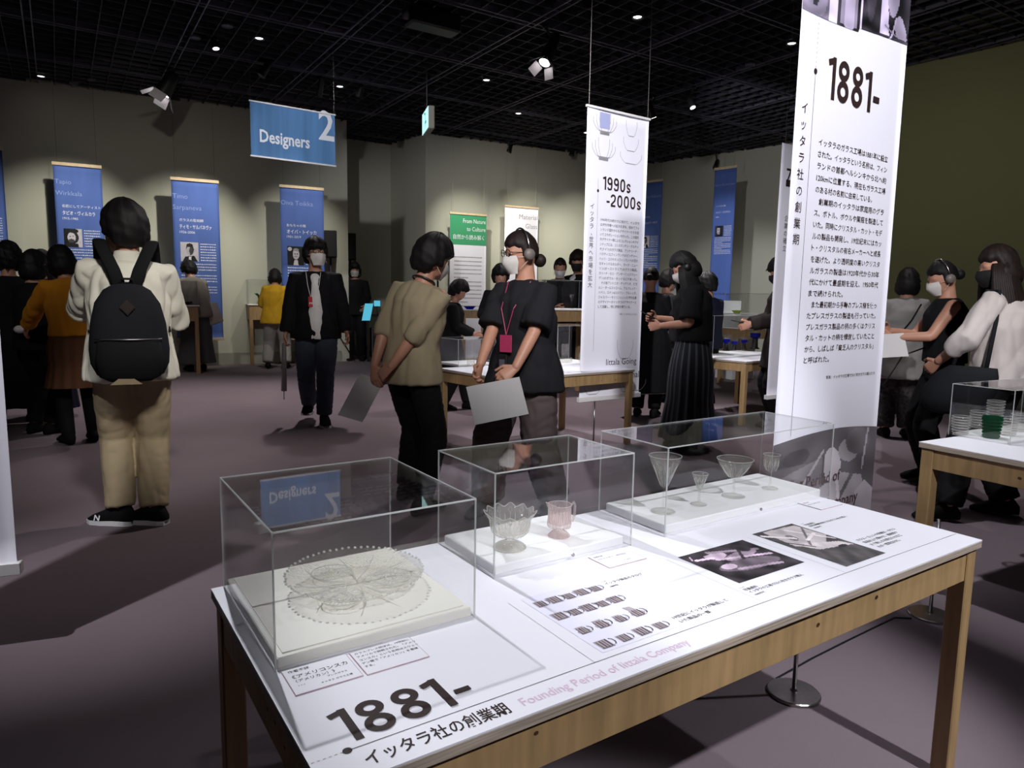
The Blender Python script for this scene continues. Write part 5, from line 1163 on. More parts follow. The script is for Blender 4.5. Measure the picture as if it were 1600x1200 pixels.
def person(label, G, yaw, H, lean=0, tilt=0, twist=0, head=(0, 0, 0), hR=None, hL=None, poleR=(.5, -.8, -.3), poleL=(-.5, -.8, -.3), fR=(.095, 0, 0), fL=(-.095, 0, 0), fyR=-.12, fyL=.12,
           top=None, bottom=None, coat=None, hair='short', haircol=None, mask=None, glasses=False, phones=False, build=1., sw=.172, vox=.010, shoe='black', sole=None, skin=None, bare=False, handk=(.6, .6), seed=1, hdR=None, hdL=None, hnR=None, hnL=None, eyes=False, hip=0., sandal=False):
    s = H/1.70; r_ = math.radians; t = tag(empty('person', (G[0], G[1], 0)), label, 'person', None); t.rotation_euler = (0, 0, r_(yaw))
    sw = sw*.84; lean_, tilt_, tw = r_(lean), r_(tilt), r_(twist)
    p = A([hip, -math.sin(lean_)*.16*1.0, .90-.02*abs(math.sin(lean_))])*s
    def R(k): return Rz(tw*k)@Ry(tilt_*k)@Rx(lean_*k)
    sp = [p]; RR = [R(.2)]
    for L, k in ((.15, .45), (.20, .8), (.14, 1.), (.05, 1.), (.055, .75)):
        sp.append(sp[-1]+R(k)@A([0, 0, L*s])); RR.append(R(k))
    pel, wai, che, sho, nek, hb = sp
    hp, hy, hr = map(r_, head); Rh = Rz(tw)@Ry(tilt_*.5)@Rx(lean_*.6)@Rz(hy)@Rx(hp)@Ry(hr)
    hc = hb+Rh@A([0, .022, .085])*s
    def sec(i, rx, ry, dz=0, off=0): X = RR[i]@A([1., 0, 0]); Y = RR[i]@A([0, 1., 0]); return (sp[i]+RR[i]@A([0, off, dz])*s, rx*s, ry*s, X, Y)
    b_ = build; mb = MB()
    tors = lambda e: [sec(0, .15*b_+e, .10*b_+e, -.10), sec(0, .165*b_+e, .115*b_+e, -.02), sec(0, .155*b_+e, .108*b_+e, .05), sec(1, .135*b_+e, .098*b_+e), sec(2, .155*b_+e, .115*b_+e, -.04), sec(2, (sw-.012)*b_+e, .115*b_+e, .06), sec(3, sw*.94*b_+e, .088*b_+e, -.035), sec(3, sw*.80+e, .070+e, .005), sec(3, sw*.45+e, .060+e, .03)]
    loft(mb, tors(0), 18)
    limb(mb, [nek-RR[3]@A([0, 0, .03])*s, hb+RR[4]@A([0, .004, .01])*s, hc-Rh@A([0, .02, .05])*s], [.062*s, .053*s*min(1, b_), .052*s], 12)
    mb.ell(hc, (.074*s, .094*s, .115*s), 20, Rh); mb.ell(hc+Rh@A([0, .028, -.062])*s, (.054*s, .062*s, .052*s), 14, Rh)
    mb.ell(hc+Rh@A([0, .096, -.026])*s, (.012*s, .016*s, .020*s), 8, Rh)
    for x in (-1, 1): mb.ell(hc+Rh@A([x*.077, -.008, -.02])*s, (.009*s, .018*s, .031*s), 8, Rh); mb.ell(hc+Rh@A([x*.03, .078, .012])*s, (.022*s, .014*s, .008*s), 8, Rh)
    SHs = {}; arms = {}
    for sd, tgt, pole, key in ((1, hR, poleR, 'R'), (-1, hL, poleL, 'L')):
        S = sho+RR[3]@A([sd*sw, 0, -.022])*s
        tg = A(tgt, float)*s if tgt is not None else S+A([sd*.05, .04, -.52])*s
        E, Wr = ik(S, tg, .285*s, .245*s, pole); arms[key] = (S, E, Wr)
        limb(mb, [S, (S+E)/2, E], [.052*s*b_, .046*s*b_, .038*s]); limb(mb, [E, E*.65+Wr*.35, Wr], [.038*s, .037*s, .0265*s])
    legs = {}
    for sd, ft, key in ((1, fR, 'R'), (-1, fL, 'L')):
        hj = pel+RR[0]@A([sd*.088, 0, -.03])*s; an = A([ft[0], ft[1], .085+ft[2]])*s
        K, an = ik(hj, an, .425*s, .40*s, (sd*.05, 1, .1)); legs[key] = (hj, K, an)
        limb(mb, [hj, hj*.5+K*.5, K], [.088*s*b_, .076*s*b_, .055*s]); limb(mb, [K, K*.68+an*.32, an], [.055*s, .056*s, .036*s])
    foot = {}
    for sd, fy, key in ((1, fyR, 'R'), (-1, fyL, 'L')):
        an = legs[key][2]; d = A([-math.sin(fy), math.cos(fy), 0]); X = A([d[1], -d[0], 0]); foot[key] = (an, d, X); zz = an[2]-.085*s
        loft(mb, [(A([an[0], an[1], zz+.035*s])-d*.055*s, .02*s, .025*s, X, Zv), (A([an[0], an[1], zz+.04*s])-d*.03*s, .032*s, .035*s, X, Zv), (A([an[0], an[1], zz+.045*s])+d*.03*s, .036*s, .04*s, X, Zv), (A([an[0], an[1], zz+.028*s])+d*.10*s, .044*s, .024*s, X, Zv), (A([an[0], an[1], zz+.02*s])+d*.165*s, .036*s, .014*s, X, Zv)], 12)
    me = remeshed(mb, vox, 3)
    hm = MB()
    for key, sd, k_, hd, hn in (('R', 1, handk[0], hdR, hnR), ('L', -1, handk[1], hdL, hnL)):
        S, E, Wr = arms[key]; d = unit(Wr-E) if hd is None else unit(hd)
        n_ = A(hn, float) if hn is not None else A([sd*1., -.2, .1]); n_ = n_-d*(n_@d)
        if np.linalg.norm(n_) < .1: n_ = A([0, -1., 0])-d*(-d[1])
        n_ = unit(n_); fw = unit(A([0, 1., .3])-d*(A([0, 1., .3])@d)); sdn = 1 if np.cross(d, n_)@fw > 0 else -1
        hand(hm, Wr, d, n_, sdn, s*.98, k_)
    hme = remeshed(hm, .0042 if vox < .0095 else .006, 1)
    a1, a2 = mesh_arrays(me), mesh_arrays(hme)
    full = MB(); full.v = [tuple(x) for x in np.vstack([a1[0], a2[0]])]; n1 = len(a1[0]); full.f = a1[1]+[tuple(i+n1 for i in q) for q in a2[1]]
    bpy.data.meshes.remove(me); bpy.data.meshes.remove(hme)
    body = part('body', mesh(full), skin or SKIN, t)
    gv = max(vox*1.1, .010)
    # lower garment
    if bottom:
        kind, fb = bottom[0], bottom[1]; g = MB()
        if kind == 'pants':
            loose, cuff = bottom[2], bottom[3]
            loft(g, [sec(0, .155*b_+.012, .105*b_+.012, -.09), sec(0, .168*b_+.012, .117*b_+.012, -.02), sec(0, .158*b_+.010, .11*b_+.010, .05), sec(1, .138*b_+.01, .10*b_+.01, -.02)], 18)
            for key in 'RL':
                hj, K, an = legs[key]; e = K+(an-K)*cuff
                limb(g, [hj, hj*.5+K*.5, K], [(.092*b_+loose*.3)*s, (.082*b_+loose*.7)*s, (.062+loose)*s], 14)
                limb(g, [K, K*.5+e*.5, e], [(.062+loose)*s, (.060+loose)*s, (.050+loose*1.1)*s], 14, 3, True)
            me = remeshed(g, gv, 4); folds(me, .0028+loose*.06, 26, seed, (1, 1, 1.2)); nm = 'trousers'
        else:
            hem, wid, pl = bottom[2], bottom[3], bottom[4]; n = 96; v = []; K_ = 14; cx = (legs['R'][2]+legs['L'][2])/2; w0 = wai[2]-.01*s
            base = A([cx[0], cx[1], 0])
            for i in range(K_+1):
                q = i/K_; z = w0+(hem*s-w0)*q; c = wai*(1-q)+A([base[0], base[1], 0])*q; c[2] = z
                rx = (.140*b_*(1-q)+wid*q+.035*math.sin(math.pi*min(1, q*1.6))*(q < .62))*s; ry = (.105*b_*(1-q)+wid*.8*q+.03*math.sin(math.pi*min(1, q*1.6))*(q < .62))*s
                for j in range(n):
                    a = 2*math.pi*j/n; m2_ = 1+pl*q*math.sin(a*16+seed)*1.0+pl*.4*q*math.sin(a*7+2*q+seed); v.append(c+A([math.cos(a)*rx*m2_, math.sin(a)*ry*m2_, 0]))
            f = [(i*n+j, (i+1)*n+j, (i+1)*n+(j+1) % n, i*n+(j+1) % n) for i in range(K_) for j in range(n)]
            g.add(v, f); me = mesh(g); nm = 'skirt'
        part(nm, me, fb, t)
    def upper(spec, e0, nm, lab=None):
        fb, slv, hem, loose, flare = spec[:5]; g = MB(); hz = hem*s
        q = [sec(3, sw*.52+e0, .062+e0, .026), sec(3, sw*.85+e0, .078+e0+loose*.3, .004), sec(3, (sw*.97)*b_+e0+loose*.3, .096*b_+e0+loose*.6, -.04), sec(2, (sw-.008)*b_+e0+loose*.7, .122*b_+e0+loose, .05), sec(2, .160*b_+e0+loose, .122*b_+e0+loose, -.05), sec(1, .142*b_+e0+loose*1.1, .106*b_+e0+loose*1.1)]
        last = .158*b_+e0+loose+flare*.4; q.append(sec(0, last, .112*b_+e0+loose+flare*.3, .04))
        if hz < pel[2]-.02*s:
            q.append(sec(0, .17*b_+e0+loose+flare*.6, .12*b_+e0+loose+flare*.5, -.03))
            c = A([pel[0], pel[1], hz]); k3 = min(1., (pel[2]-hz)/(.3*s)); cx = (legs['R'][2]+legs['L'][2])/2; c[:2] = c[:2]*(1-k3*.7)+cx[:2]*k3*.7
            q.append((c, (.17*b_+e0+loose+flare)*s, (.125*b_+e0+loose+flare*.8)*s, A([1., 0, 0]), A([0, 1., 0])))
        loft(g, q, 20)
        for key in 'RL':
            S, E, Wr = arms[key]; L = slv*2
            inn = S+(che-S)*.25
            if L <= 1: pts = [inn, S, S+(E-S)*L]; rad = [.05*s, (.052*b_+e0+loose*.3)*s, (.038*b_+e0+loose*.6+spec[5]*1.)*s]
            else: pts = [inn, S, E, E+(Wr-E)*(L-1)]; rad = [.05*s, (.054*b_+e0+loose*.3)*s, (.038+e0+loose*.5+spec[5]*.5)*s, (.030+e0+loose*.35+spec[5]*.8)*s]
            if L > 0: limb(g, pts, rad, 14, 4, True)
        me = remeshed(g, gv, 3); folds(me, spec[6] if len(spec) > 6 else .004, 19, seed+3)
        return part(nm, me, fb, t, lab)
    if coat and top:                                   # a front panel of the inner shirt shows in the opening
        g = MB(); w_ = coat[7] if len(coat) > 7 else .07
        off = .016+coat[3]+.022+.020; off_ = off
        loft(g, [sec(3, .035, .06, .03, .010), sec(3, .05, .07, -.02, off), sec(2, w_*.75, .10, .05, off+.003), sec(2, w_, .10, -.06, off+.004), sec(1, w_*1.1, .10, 0, off), sec(0, w_*1.2, .10, .04, off), sec(0, w_*1.25, .11, (top[2]*s-pel[2])/s, off-.005)], 16)
        me = remeshed(g, gv, 3); folds(me, .0025, 22, seed+9); part('shirt', me, top[0], t); upper(coat, .016, 'jacket')
    elif coat: upper(coat, .016, 'coat')
    elif top: upper(top, .010, 'shirt' if top[2] > .5 else 'dress')
    # hair
    hcm = HAIRB if haircol == 'brown' else HAIR; g = haircap(hair, hc, Rh, s, seed)
    if hair == 'long':
        for q in range(84):
            rs = np.random.RandomState(seed*100+q); an = math.radians(-90)+(q/83-.5)*math.radians(236); lay = q % 2; d = A([math.cos(an), math.sin(an), 0])
            dh = Rh@d; dh[2] = 0; dh = unit(dh); L = (.46+.05*rs.rand())*s; c0 = A([hc[0], hc[1], 0]); c1_ = A([sho[0], sho[1], 0])*.7+c0*.3
            p0 = hc+Rh@A([d[0]*.084, d[1]*.104, .02])*s
            pts = [p0, c0+dh*(.108-.012*lay)*s+Zv*(hc[2]-.09*s), c0*.4+c1_*.6+dh*(.125-.015*lay)*s+Zv*(hc[2]-.20*s), c1_+dh*(.135-.015*lay)*s+Zv*(hc[2]-.34*s), c1_+dh*(.125+.02*rs.rand())*s+Zv*(hc[2]-L)]
            g.tube(pts, [.012*s, .017*s, .017*s, .015*s, .003*s], 6)
    if hair == 'bun':
        g.ell(hc+Rh@A([0, -.125, -.055 if haircol == 'brown' else -.012])*s, (.040*s, .038*s, .040*s), 14, Rh)
    part('hair', mesh(g), hcm, t)
    # mask, glasses, headphones, shoes
    def onface(az, z, r): return hc+Rh@A([math.sin(az)*.080*r, math.cos(az)*.100*r, z])*s
    if mask:
        g = MB(); nn_, mm_ = 14, 8
        for lay, rr_ in ((0, 1.09), (1, 1.02)):
            for i in range(mm_+1):
                for j in range(nn_+1):
                    q = i/mm_; az = (-1+2*j/nn_)*.98*(1-.30*abs(q-.35)); zz = -.012-.105*q; bul = .20*math.exp(-(az/.42)**2)*math.sin(math.pi*min(1, q*.85+.12)); tap = 1-.32*max(0, q-.35)
                    g.v.append(tuple(onface(az, zz, (rr_+bul)*tap)))
        st = (nn_+1)*(mm_+1)
        for i in range(mm_):
            for j in range(nn_): a = i*(nn_+1)+j; g.f += [(a, a+1, a+nn_+2, a+nn_+1), (st+a, st+a+nn_+1, st+a+nn_+2, st+a+1)]
        mo = part('face_mask', mesh(g), MASKB if mask == 'black' else MASK, t, 'black face mask' if mask == 'black' else 'white face mask')
        g = MB()
        for x in (-1, 1):
            for z in (-.02, -.095): g.tube([onface(x*1.0, z, 1.12), hc+Rh@A([x*.086, -.005, -.02+z*.2])*s], .0012*s, 4)
        part('ear_loop', mesh(g), MASKB if mask == 'black' else MASK, mo)
    if glasses:
        g = MB()
        for x in (-1, 1):
            c = A([x*.031, .104, .006]); g.tube([hc+Rh@(c+A([.026*math.cos(a*.5236), -.004*abs(math.cos(a*.5236)), .020*math.sin(a*.5236)]))*s for a in range(13)], .0022*s, 5)
            g.tube([hc+Rh@A([x*.057, .100, .010])*s, hc+Rh@A([x*.080, .0, .0])*s], .002*s, 4)
        g.tube([hc+Rh@A([-.006, .108, .010])*s, hc+Rh@A([.006, .108, .010])*s], .002*s, 4); part('glasses', mesh(g), 'black', t)
    if eyes:
        for x in (-1, 1):
            g = MB(); g.ell(hc+Rh@A([x*.030, .088, .002])*s, (.013*s, .007*s, .0055*s), 10, Rh); eo = part('eye', mesh(g), mat('eye_white', c8(200, 195, 190), .3, noise=(9, .02, (1, 1, 1))) if x < 0 and 'ew' not in M else M.get('ew', 'white'), t)
            g = MB(); g.ell(hc+Rh@A([x*.030, .0945, .002])*s, (.0055*s, .002*s, .0052*s), 8, Rh); part('iris', mesh(g), 'black', eo)
    if phones:
        g = MB(); g.tube([hc+Rh@A([.098*math.cos(a), -.005, .02+.122*math.sin(a)])*s for a in np.linspace(0, math.pi, 16)], .0055*s, 6)
        ho = part('headphones', mesh(g), 'steel' if phones == 'grey' else 'black', t)
        for x in (-1, 1):
          g = MB(); g.tube([hc+Rh@A([x*.080, -.005, -.012])*s, hc+Rh@A([x*.092, -.005, -.012])*s, hc+Rh@A([x*.112, -.005, -.012])*s], [.030*s, .036*s, .028*s], 14)
          part('ear_cup', mesh(g), mat('ear_cup_grey', c8(120, 112, 108), .5) if phones == 'grey' else 'black', ho)
    if shoe:
        for key in 'RL':
            an, d, X = foot[key]; zz = an[2]-.085*s; c0 = A([an[0], an[1], zz]); g = MB()
            hgt_ = [.03, .05, .055, .036, .022, .012] if not sandal else [.008]*6
            rw = [.024, .040, .042, .052, .048, .025]; ps = [-.075, -.045, .02, .09, .155, .19]
            loft(g, [(c0+d*ps[i]*s+Zv*(.008+hgt_[i])*s, rw[i]*s, hgt_[i]*s, X, Zv) for i in range(6)], 14, .8)
            so = part('shoe', mesh(g), F[shoe] if shoe in F else shoe, t)
            if sole:
                g = MB(); lo = [c0+d*ps[i]*s for i in range(6)]
                v = [p_+X*rw[i]*1.06*s*sg+Zv*z for sg in (1, -1) for i, p_ in enumerate(lo) for z in (0.002, .026*s)]
                idx = lambda sg, i, z: (0 if sg > 0 else 12)+i*2+z
                f = []
                for i in range(5): f += [(idx(1, i, 0), idx(1, i+1, 0), idx(1, i+1, 1), idx(1, i, 1)), (idx(-1, i, 0), idx(-1, i, 1), idx(-1, i+1, 1), idx(-1, i+1, 0)), (idx(1, i, 1), idx(1, i+1, 1), idx(-1, i+1, 1), idx(-1, i, 1)), (idx(1, i, 0), idx(-1, i, 0), idx(-1, i+1, 0), idx(1, i+1, 0))]
                f += [(idx(1, 0, 0), idx(1, 0, 1), idx(-1, 0, 1), idx(-1, 0, 0)), (idx(1, 5, 0), idx(-1, 5, 0), idx(-1, 5, 1), idx(1, 5, 1))]
                g.add(v, f); part('sole', mesh(g), sole, so, smooth=False)
            if sandal:
                g = MB()
                for q in ((.09, .0), (.03, .02)): g.tube([c0+d*q[0]*s+X*.045*s*math.cos(a)+Zv*(.012+.045*math.sin(a))*s for a in np.linspace(0, math.pi, 9)], .005*s, 5)
                part('strap', mesh(g), 'rail', so)
    Rw = Rz(r_(yaw)); Gw = A([G[0], G[1], 0.])
    Wd_ = lambda q: Gw+Rw@A(q)
    info = dict(t=t, s=s, R=Rw, G=Gw, W=Wd_, hc=hc, Rh=Rh, arms=arms, sho=sho, che=che, wai=wai, pel=pel, RR=RR, legs=legs)
    return info
def mesh_arrays(me): return cos_(me).copy(), [tuple(p.vertices) for p in me.polygons]
def prop(name, label, cat, P, parts):
    t = tag(empty(name, P), label, cat)
    for nm, mb_, m in parts: mb_.build(nm, m, t, nm not in ('sheet', 'board', 'cover'))
    return t
def card_at(P, X, Y, w_, h_, th=.002): n = unit(np.cross(X, Y)); return MB().box(A(P)-unit(X)*w_/2-unit(Y)*h_/2, unit(X)*w_, unit(Y)*h_, n*th)

def PH(fx, fy, tx, ty): G = at(fx, fy); return G, hgt(tx, ty, G)
# 1 man with backpack
G, H = PH(190, 818, 193, 322); H = H/1.0
p = person('man with short black hair seen from behind in white shirt and khaki trousers', G+A([.10, 0, 0]), 27, H, tilt=1.2, head=(2, 26, 0), hR=(.10, .26, 1.26), hL=(-.12, .28, 1.36), top=(F['offwhite'], .97, .80, .030, .015, .012, .009), bottom=('pants', F['khaki'], .020, .97), hair='short', mask='white', vox=.008, shoe='black', sole='white', fyR=.9, fyL=.95, fR=(.075, -.03, 0), fL=(-.085, .03, 0), poleR=(.45, -.15, -.9), poleL=(-.45, -.15, -.9), seed=3, sw=.185)
W = p['W']; s = p['s']; ch = p['che']
def pk(x, y, z): return W(ch+A([x, y, z])*s)
t = tag(empty('backpack', pk(0, -.2, -.3)), 'black backpack worn by the man in the white shirt', 'backpack')
g = MB(); Xb = p['R']@A([1., 0, 0]); Yb = p['R']@A([0, 1., 0])
sec_ = []
for z, rx, ry in ((.045, .03, .02), (.04, .065, .04), (.015, .105, .06), (-.05, .145, .08), (-.15, .168, .092), (-.28, .180, .098), (-.35, .175, .092), (-.405, .150, .080), (-.425, .11, .04)): sec_.append((pk(0, -.205, z), rx*s, ry*s, Xb, Yb))
loft(g, sec_, 28, .75); me = g.build('bag_body', F['bag'], t, True)
g = MB(); sec_ = [(pk(0, -.275, z), rx*s, ry*s, Xb, Yb) for z, rx, ry in ((-.22, .10, .02), (-.24, .14, .05), (-.33, .15, .055), (-.41, .135, .045), (-.435, .09, .02))]; loft(g, sec_, 24, .7); po = g.build('front_pocket', F['black'], t, True)
g = MB(); g.tube([pk(-.145+.29*i/12, -.295-.035*math.sin(math.pi*i/12), -.225) for i in range(13)], .004, 5); g.build('zip', 'steel', po, True)
for x in (-1, 1):
    g = MB(); pts = [pk(x*.030, -.19, .02), pk(x*.06, -.155, .12), pk(x*.10, -.105, .215), pk(x*.115, -.055, .255), pk(x*.12, .0, .268), pk(x*.125, .09, .20), pk(x*.13, .13, .05), pk(x*.145, .10, -.10), pk(x*.16, -.05, -.2)]
    v = []; 
    for q_ in pts: v.append((q_, .032*s, .009*s, Xb*1.0, unit(q_-pk(0, 0, -.05))))
    loft(g, v, 10); g.build('shoulder_strap', F['black'], t, True)
g = MB(); g.add([pk(0, -.290, -.03), pk(.035, -.300, -.07), pk(0, -.305, -.11), pk(-.035, -.300, -.07)], [(0, 1, 2, 3)]); g.add([pk(0, -.293, -.035), pk(.03, -.303, -.07), pk(0, -.308, -.105), pk(-.03, -.303, -.07)], [(3, 2, 1, 0)]); g.build('leather_patch', F['darkbrown'], t)
g = MB(); g.tube([pk(-.03, -.20, .04), pk(-.025, -.20, .07), pk(.025, -.20, .07), pk(.03, -.20, .04)], .007, 6); g.build('grab_handle', F['black'], t, True)
g = MB(); g.add([pk(-.09, -.30, -.448), pk(.05, -.30, -.448), pk(-.02, -.318, -.39)], [(0, 1, 2)]); g.add([pk(-.09, -.302, -.448), pk(.05, -.302, -.448), pk(-.02, -.32, -.39)], [(2, 1, 0)]); g.build('triangle_patch', F['khaki'], t)
P = W(A([-.05, .40, 1.40])*s); g = MB().bevbox(P-Xb*.07-Yb*.03, Xb*.14, Yb*.06, Zv*.09, .01); g2 = MB().tube([P+Zv*.045+Yb*.03, P+Zv*.045+Yb*.10], .032, 14)
prop('camera_device', 'black camera held up by the man with the backpack', 'camera', P, [('camera_body', g, 'black'), ('camera_lens', g2, 'black')])
an = p['legs']['L'][2]; dd = A([-math.sin(.95), math.cos(.95), 0]); XX = A([dd[1], -dd[0], 0]); g = MB()
so = [o for o in p['t'].children if o.name.startswith('shoe')][1]
text(g, 'N', A([an[0], an[1], .034])+dd*.125-XX*.0585*s, -dd, unit(Zv*.9+XX*.35), .030, .034, .03); me = mesh(g); part('emblem', me, 'white', so, smooth=False)
# collar
g = MB(); nb_ = p['sho']+p['RR'][3]@A([0, .0, .03])*s
loft(g, [(nb_+Zv*z*s, r*s, r*1.0*s, A([1., 0, 0]), A([0, 1., 0])) for z, r in ((-.03, .085), (.0, .072), (.045, .060), (.047, .054), (.0, .06))], 20); part('collar', mesh(g), F['offwhite'], p['t'])
# 8 man in black jacket
G, H = PH(497, 660, 492, 376)
p = person('man in black jacket, white shirt, glasses and white mask facing the camera', G, 194, H, head=(-6, 22, 0), top=(F['white'], .0, .80, .01, .0, 0), coat=(F['jacket'], .98, .80, .016, .015, .010, .005, .078), bottom=('pants', F['denim'], .018, .95), hair='short', mask='white', glasses=True, eyes=True, vox=.009, sole='white', shoe='black', hR=(.27, .06, .84), hL=(-.28, .12, .84), fR=(.09, -.22, .06), fL=(-.06, .16, 0), seed=5, sw=.19, build=1.1, handk=(.9, .9))
W, s = p['W'], p['s']; X8 = p['R']@A([1., 0, 0]); Y8 = p['R']@A([0, 1., 0])
P = W(p['che']+A([.015, .165, -.10])*s); t = tag(empty('name_badge', P), 'red badge on the chest of the man in the black jacket', 'badge')
MB().bevbox(P-X8*.05-Zv*.06, X8*.10, Y8*.006, Zv*.10, .002).build('holder', mat('red_card', c8(190, 40, 48), .4, noise=(20, .05, (1, 1, 1))), t)
k = MB(); text(k, 'PRESS', P+X8*.040+Y8*.0075-Zv*.035, -X8, Zv, .020, .078, .01); k.build('lettering', 'whiteink', t)
g = MB()
for x in (-1, 1): g.tube([P+Zv*.04+X8*x*.03, P+Zv*.16+X8*x*.055+Y8*.004, P+Zv*.28+X8*x*.07-Y8*.05], .003, 5)
g.build('lanyard', 'paper', t)
P = W(A([.285, .10, .74])*s); g = MB().tube([P+Zv*.02, P-Zv*.42*s+X8*.01], [.022, .028], 12); prop('clear_umbrella', 'rolled clear umbrella in the hand of the man in the black jacket', 'umbrella', P, [('rolled_film', g, mat('cloudy_film', c8(150, 145, 145), .25)), ('shaft', MB().tube([P+Zv*.08, P-Zv*.5*s+X8*.012], .005, 6), 'steel')])
# 11 beige shirt man
G = at(648, 792); H = hgt(688, 352, G)
p = person('man in beige shirt and black trousers leaning right with hands behind his back', G, -32, H*.965, lean=8, tilt=8, head=(8, -22, 6), hR=(.0, -.23, .90), hL=(-.15, -.20, .90), poleR=(1, -.6, 0), poleL=(-1, -.3, .1), top=(F['beige'], .60, .80, .020, .012, .010, .008), bottom=('pants', F['black'], .012, .97), hair='short', mask='white', vox=.008, fR=(.14, -.10, 0), fL=(-.16, .10, 0), hdR=(-.75, -.1, -.55), hdL=(.25, -.2, -.9), hnR=(0, -1, .2), hnL=(0, -1, .2), seed=8, sw=.175, hip=-.01, phones=False, handk=(1., .8))
W, s = p['W'], p['s']; Xp = p['R']@A([1., 0, 0]); Yp = p['R']@A([0, 1., 0])
P = W(A([-.20, -.25, .72])*s); X_ = unit(Xp*.75+Yp*.25-Zv*.25); Y_ = unit(Zv*.8+Xp*.45+A([0, .5, 0]))
t = tag(empty('leaflet', P), 'white leaflets held behind the back of the man in beige', 'paper')
card_at(P, X_, Y_, .15, .25).build('sheet', 'paper', t); card_at(P-Yp*.012-Zv*.02-Xp*.01, unit(X_+Yp*.25), Y_, .15, .25).build('sheet', 'paper', t)
g = MB(); g.tube([W(p['sho']+p['RR'][3]@A([.075*math.cos(a), .06*math.sin(a)-.005, .045-.02*math.sin(a)])*s) for a in np.linspace(0, 6.283, 24)], .006, 6); tag(g.build('neck_strap', 'black', None), 'dark strap around the neck of the man in beige', 'strap')
# 12 headphone woman
G = at(815, 800); H = hgt(810, 362, G)
p = person('woman in loose charcoal smock with headphones and white mask, holding a folder', G, 150, H, lean=2, head=(6, -32, 0), hL=(-.10, .33, .86), hR=(.12, .36, .84), poleL=(-.9, -.35, -.3), top=(F['charcoal'], .46, .77, .030, .05, .026, .008), bottom=('pants', F['trouserbrown'], .045, .95), hair='bun', haircol='brown', mask='white', phones='grey', eyes=True, glasses=True, vox=.008, fR=(.16, .14, 0), fL=(-.16, -.12, 0), seed=12, sw=.16, hdL=(.55, .65, -.5), hnL=(-.6, .3, .6), handk=(.9, .9))
W, s = p['W'], p['s']; Xp = p['R']@A([1., 0, 0]); Yp = p['R']@A([0, 1., 0])
P = W(A([-.08, .44, .755])*s); C2 = unit(A([1., .25, 0])); t = tag(empty('folder', P), 'grey folder held low by the headphone woman', 'folder')
rl = unit(C2*.97+Zv*.17); up_ = unit(np.cross(A([0, -1., 0]), rl)*-1); up_ = unit(Zv+A([0, .45, 0])-rl*((Zv+A([0, .45, 0]))@rl)); card_at(P, rl, up_, .30, .215, .005).build('cover', mat('folder_grey', c8(186, 182, 182), .6, noise=(9, .02, (1, 1, 1))), t)
P = W(p['che']+A([.02, .185, -.20])*s); t = tag(empty('name_badge', P), 'pink badge hanging on the headphone woman', 'badge'); PK = mat('pink_card', c8(170, 50, 92), .5, noise=(9, .03, (1, 1, 1)))
MB().bevbox(P-Xp*.04-Zv*.05, Xp*.08, Yp*.005, Zv*.10, .002).build('holder', PK, t); g = MB()
for x in (-1, 1): g.tube([P+Zv*.05, P+Zv*.20+Xp*x*.04-Yp*.01, W(p['sho']+A([x*.075, .07, .02])*s)], .003, 5)
g.build('lanyard', PK, t)
P = W(p['pel']+A([.03, .20, .03])*s); t = tag(empty('audio_guide', P), 'dark audio guide hanging at the waist of the headphone woman', 'audio guide'); MB().bevbox(P-Xp*.03-Zv*.06, Xp*.06, Yp*.018, Zv*.12, .006).build('housing', 'black', t); MB().box(P-Xp*.018+Yp*.0185-Zv*.01, Xp*.036, Yp*.001, Zv*.04).build('display', 'beam', t)
# 18 long-haired woman
G = at(1062, 700); H = hgt(1066, 390, G)
p = person('long-haired woman with headphones in black top and striped long skirt looking down', G+A([.06, 0, 0]), 84, H, lean=6, head=(26, 4, 0), hL=(-.08, .27, 1.06), hR=(.05, .30, 1.12), top=(F['black'], .44, .98, .03, .01, .03, .006), bottom=('skirt', striped('striped_skirt_cloth', (30, 32, 38), (84, 86, 92), 22), .10, .30, .06), hair='long', mask='white', phones='black', vox=.009, seed=18, sw=.155, handk=(.9, .9))
W, s = p['W'], p['s']; Xp = p['R']@A([1., 0, 0]); Yp = p['R']@A([0, 1., 0]); P = W(A([-.01, .37, 1.14])*s)
prop('phone', 'dark phone held by the long-haired woman', 'phone', P, [('cover', card_at(P, Xp, unit(Yp+Zv*.5), .075, .15, .009), 'black')])
# 23 woman in blouse
G = at(1478, 797); H = hgt(1555, 398, G)*1.0
p = person('woman in pale blouse with black mask and dark shoulder bag, at the right edge', G+A([.16, -.12, 0]), 36, H+.05, lean=5, head=(6, 42, 0), hL=(-.22, .26, .98), hR=(.22, .22, .9), poleL=(-.9, -.3, -.5), poleR=(.6, -.3, -.9), top=(F['blouse'], .74, .86, .028, .02, .012, .009), bottom=('pants', F['black'], .03, .95), hair='long', haircol='brown', mask='black', vox=.008, fR=(.16, -.06, 0), fL=(-.30, .10, 0), fyR=.5, fyL=.8, seed=23, sw=.16, handk=(.9, .8))
W, s = p['W'], p['s']; Xp = p['R']@A([1., 0, 0]); Yp = p['R']@A([0, 1., 0])
P = W(A([-.30, .06, .84])*s); t = tag(empty('shoulder_bag', P), 'large dark soft bag hanging from the shoulder of the woman in the pale blouse', 'bag'); g = MB()
loft(g, [(P+Zv*z*s+Yp*yo*s, ry*s, rx*s, Yp, Xp) for z, ry, rx, yo in ((.13, .13, .03, -.03), (.08, .17, .05, 0), (0, .20, .075, .03), (-.08, .20, .08, .06), (-.15, .14, .06, .08), (-.17, .08, .03, .09))], 22); g.build('bag_body', F['bag'], t, True)
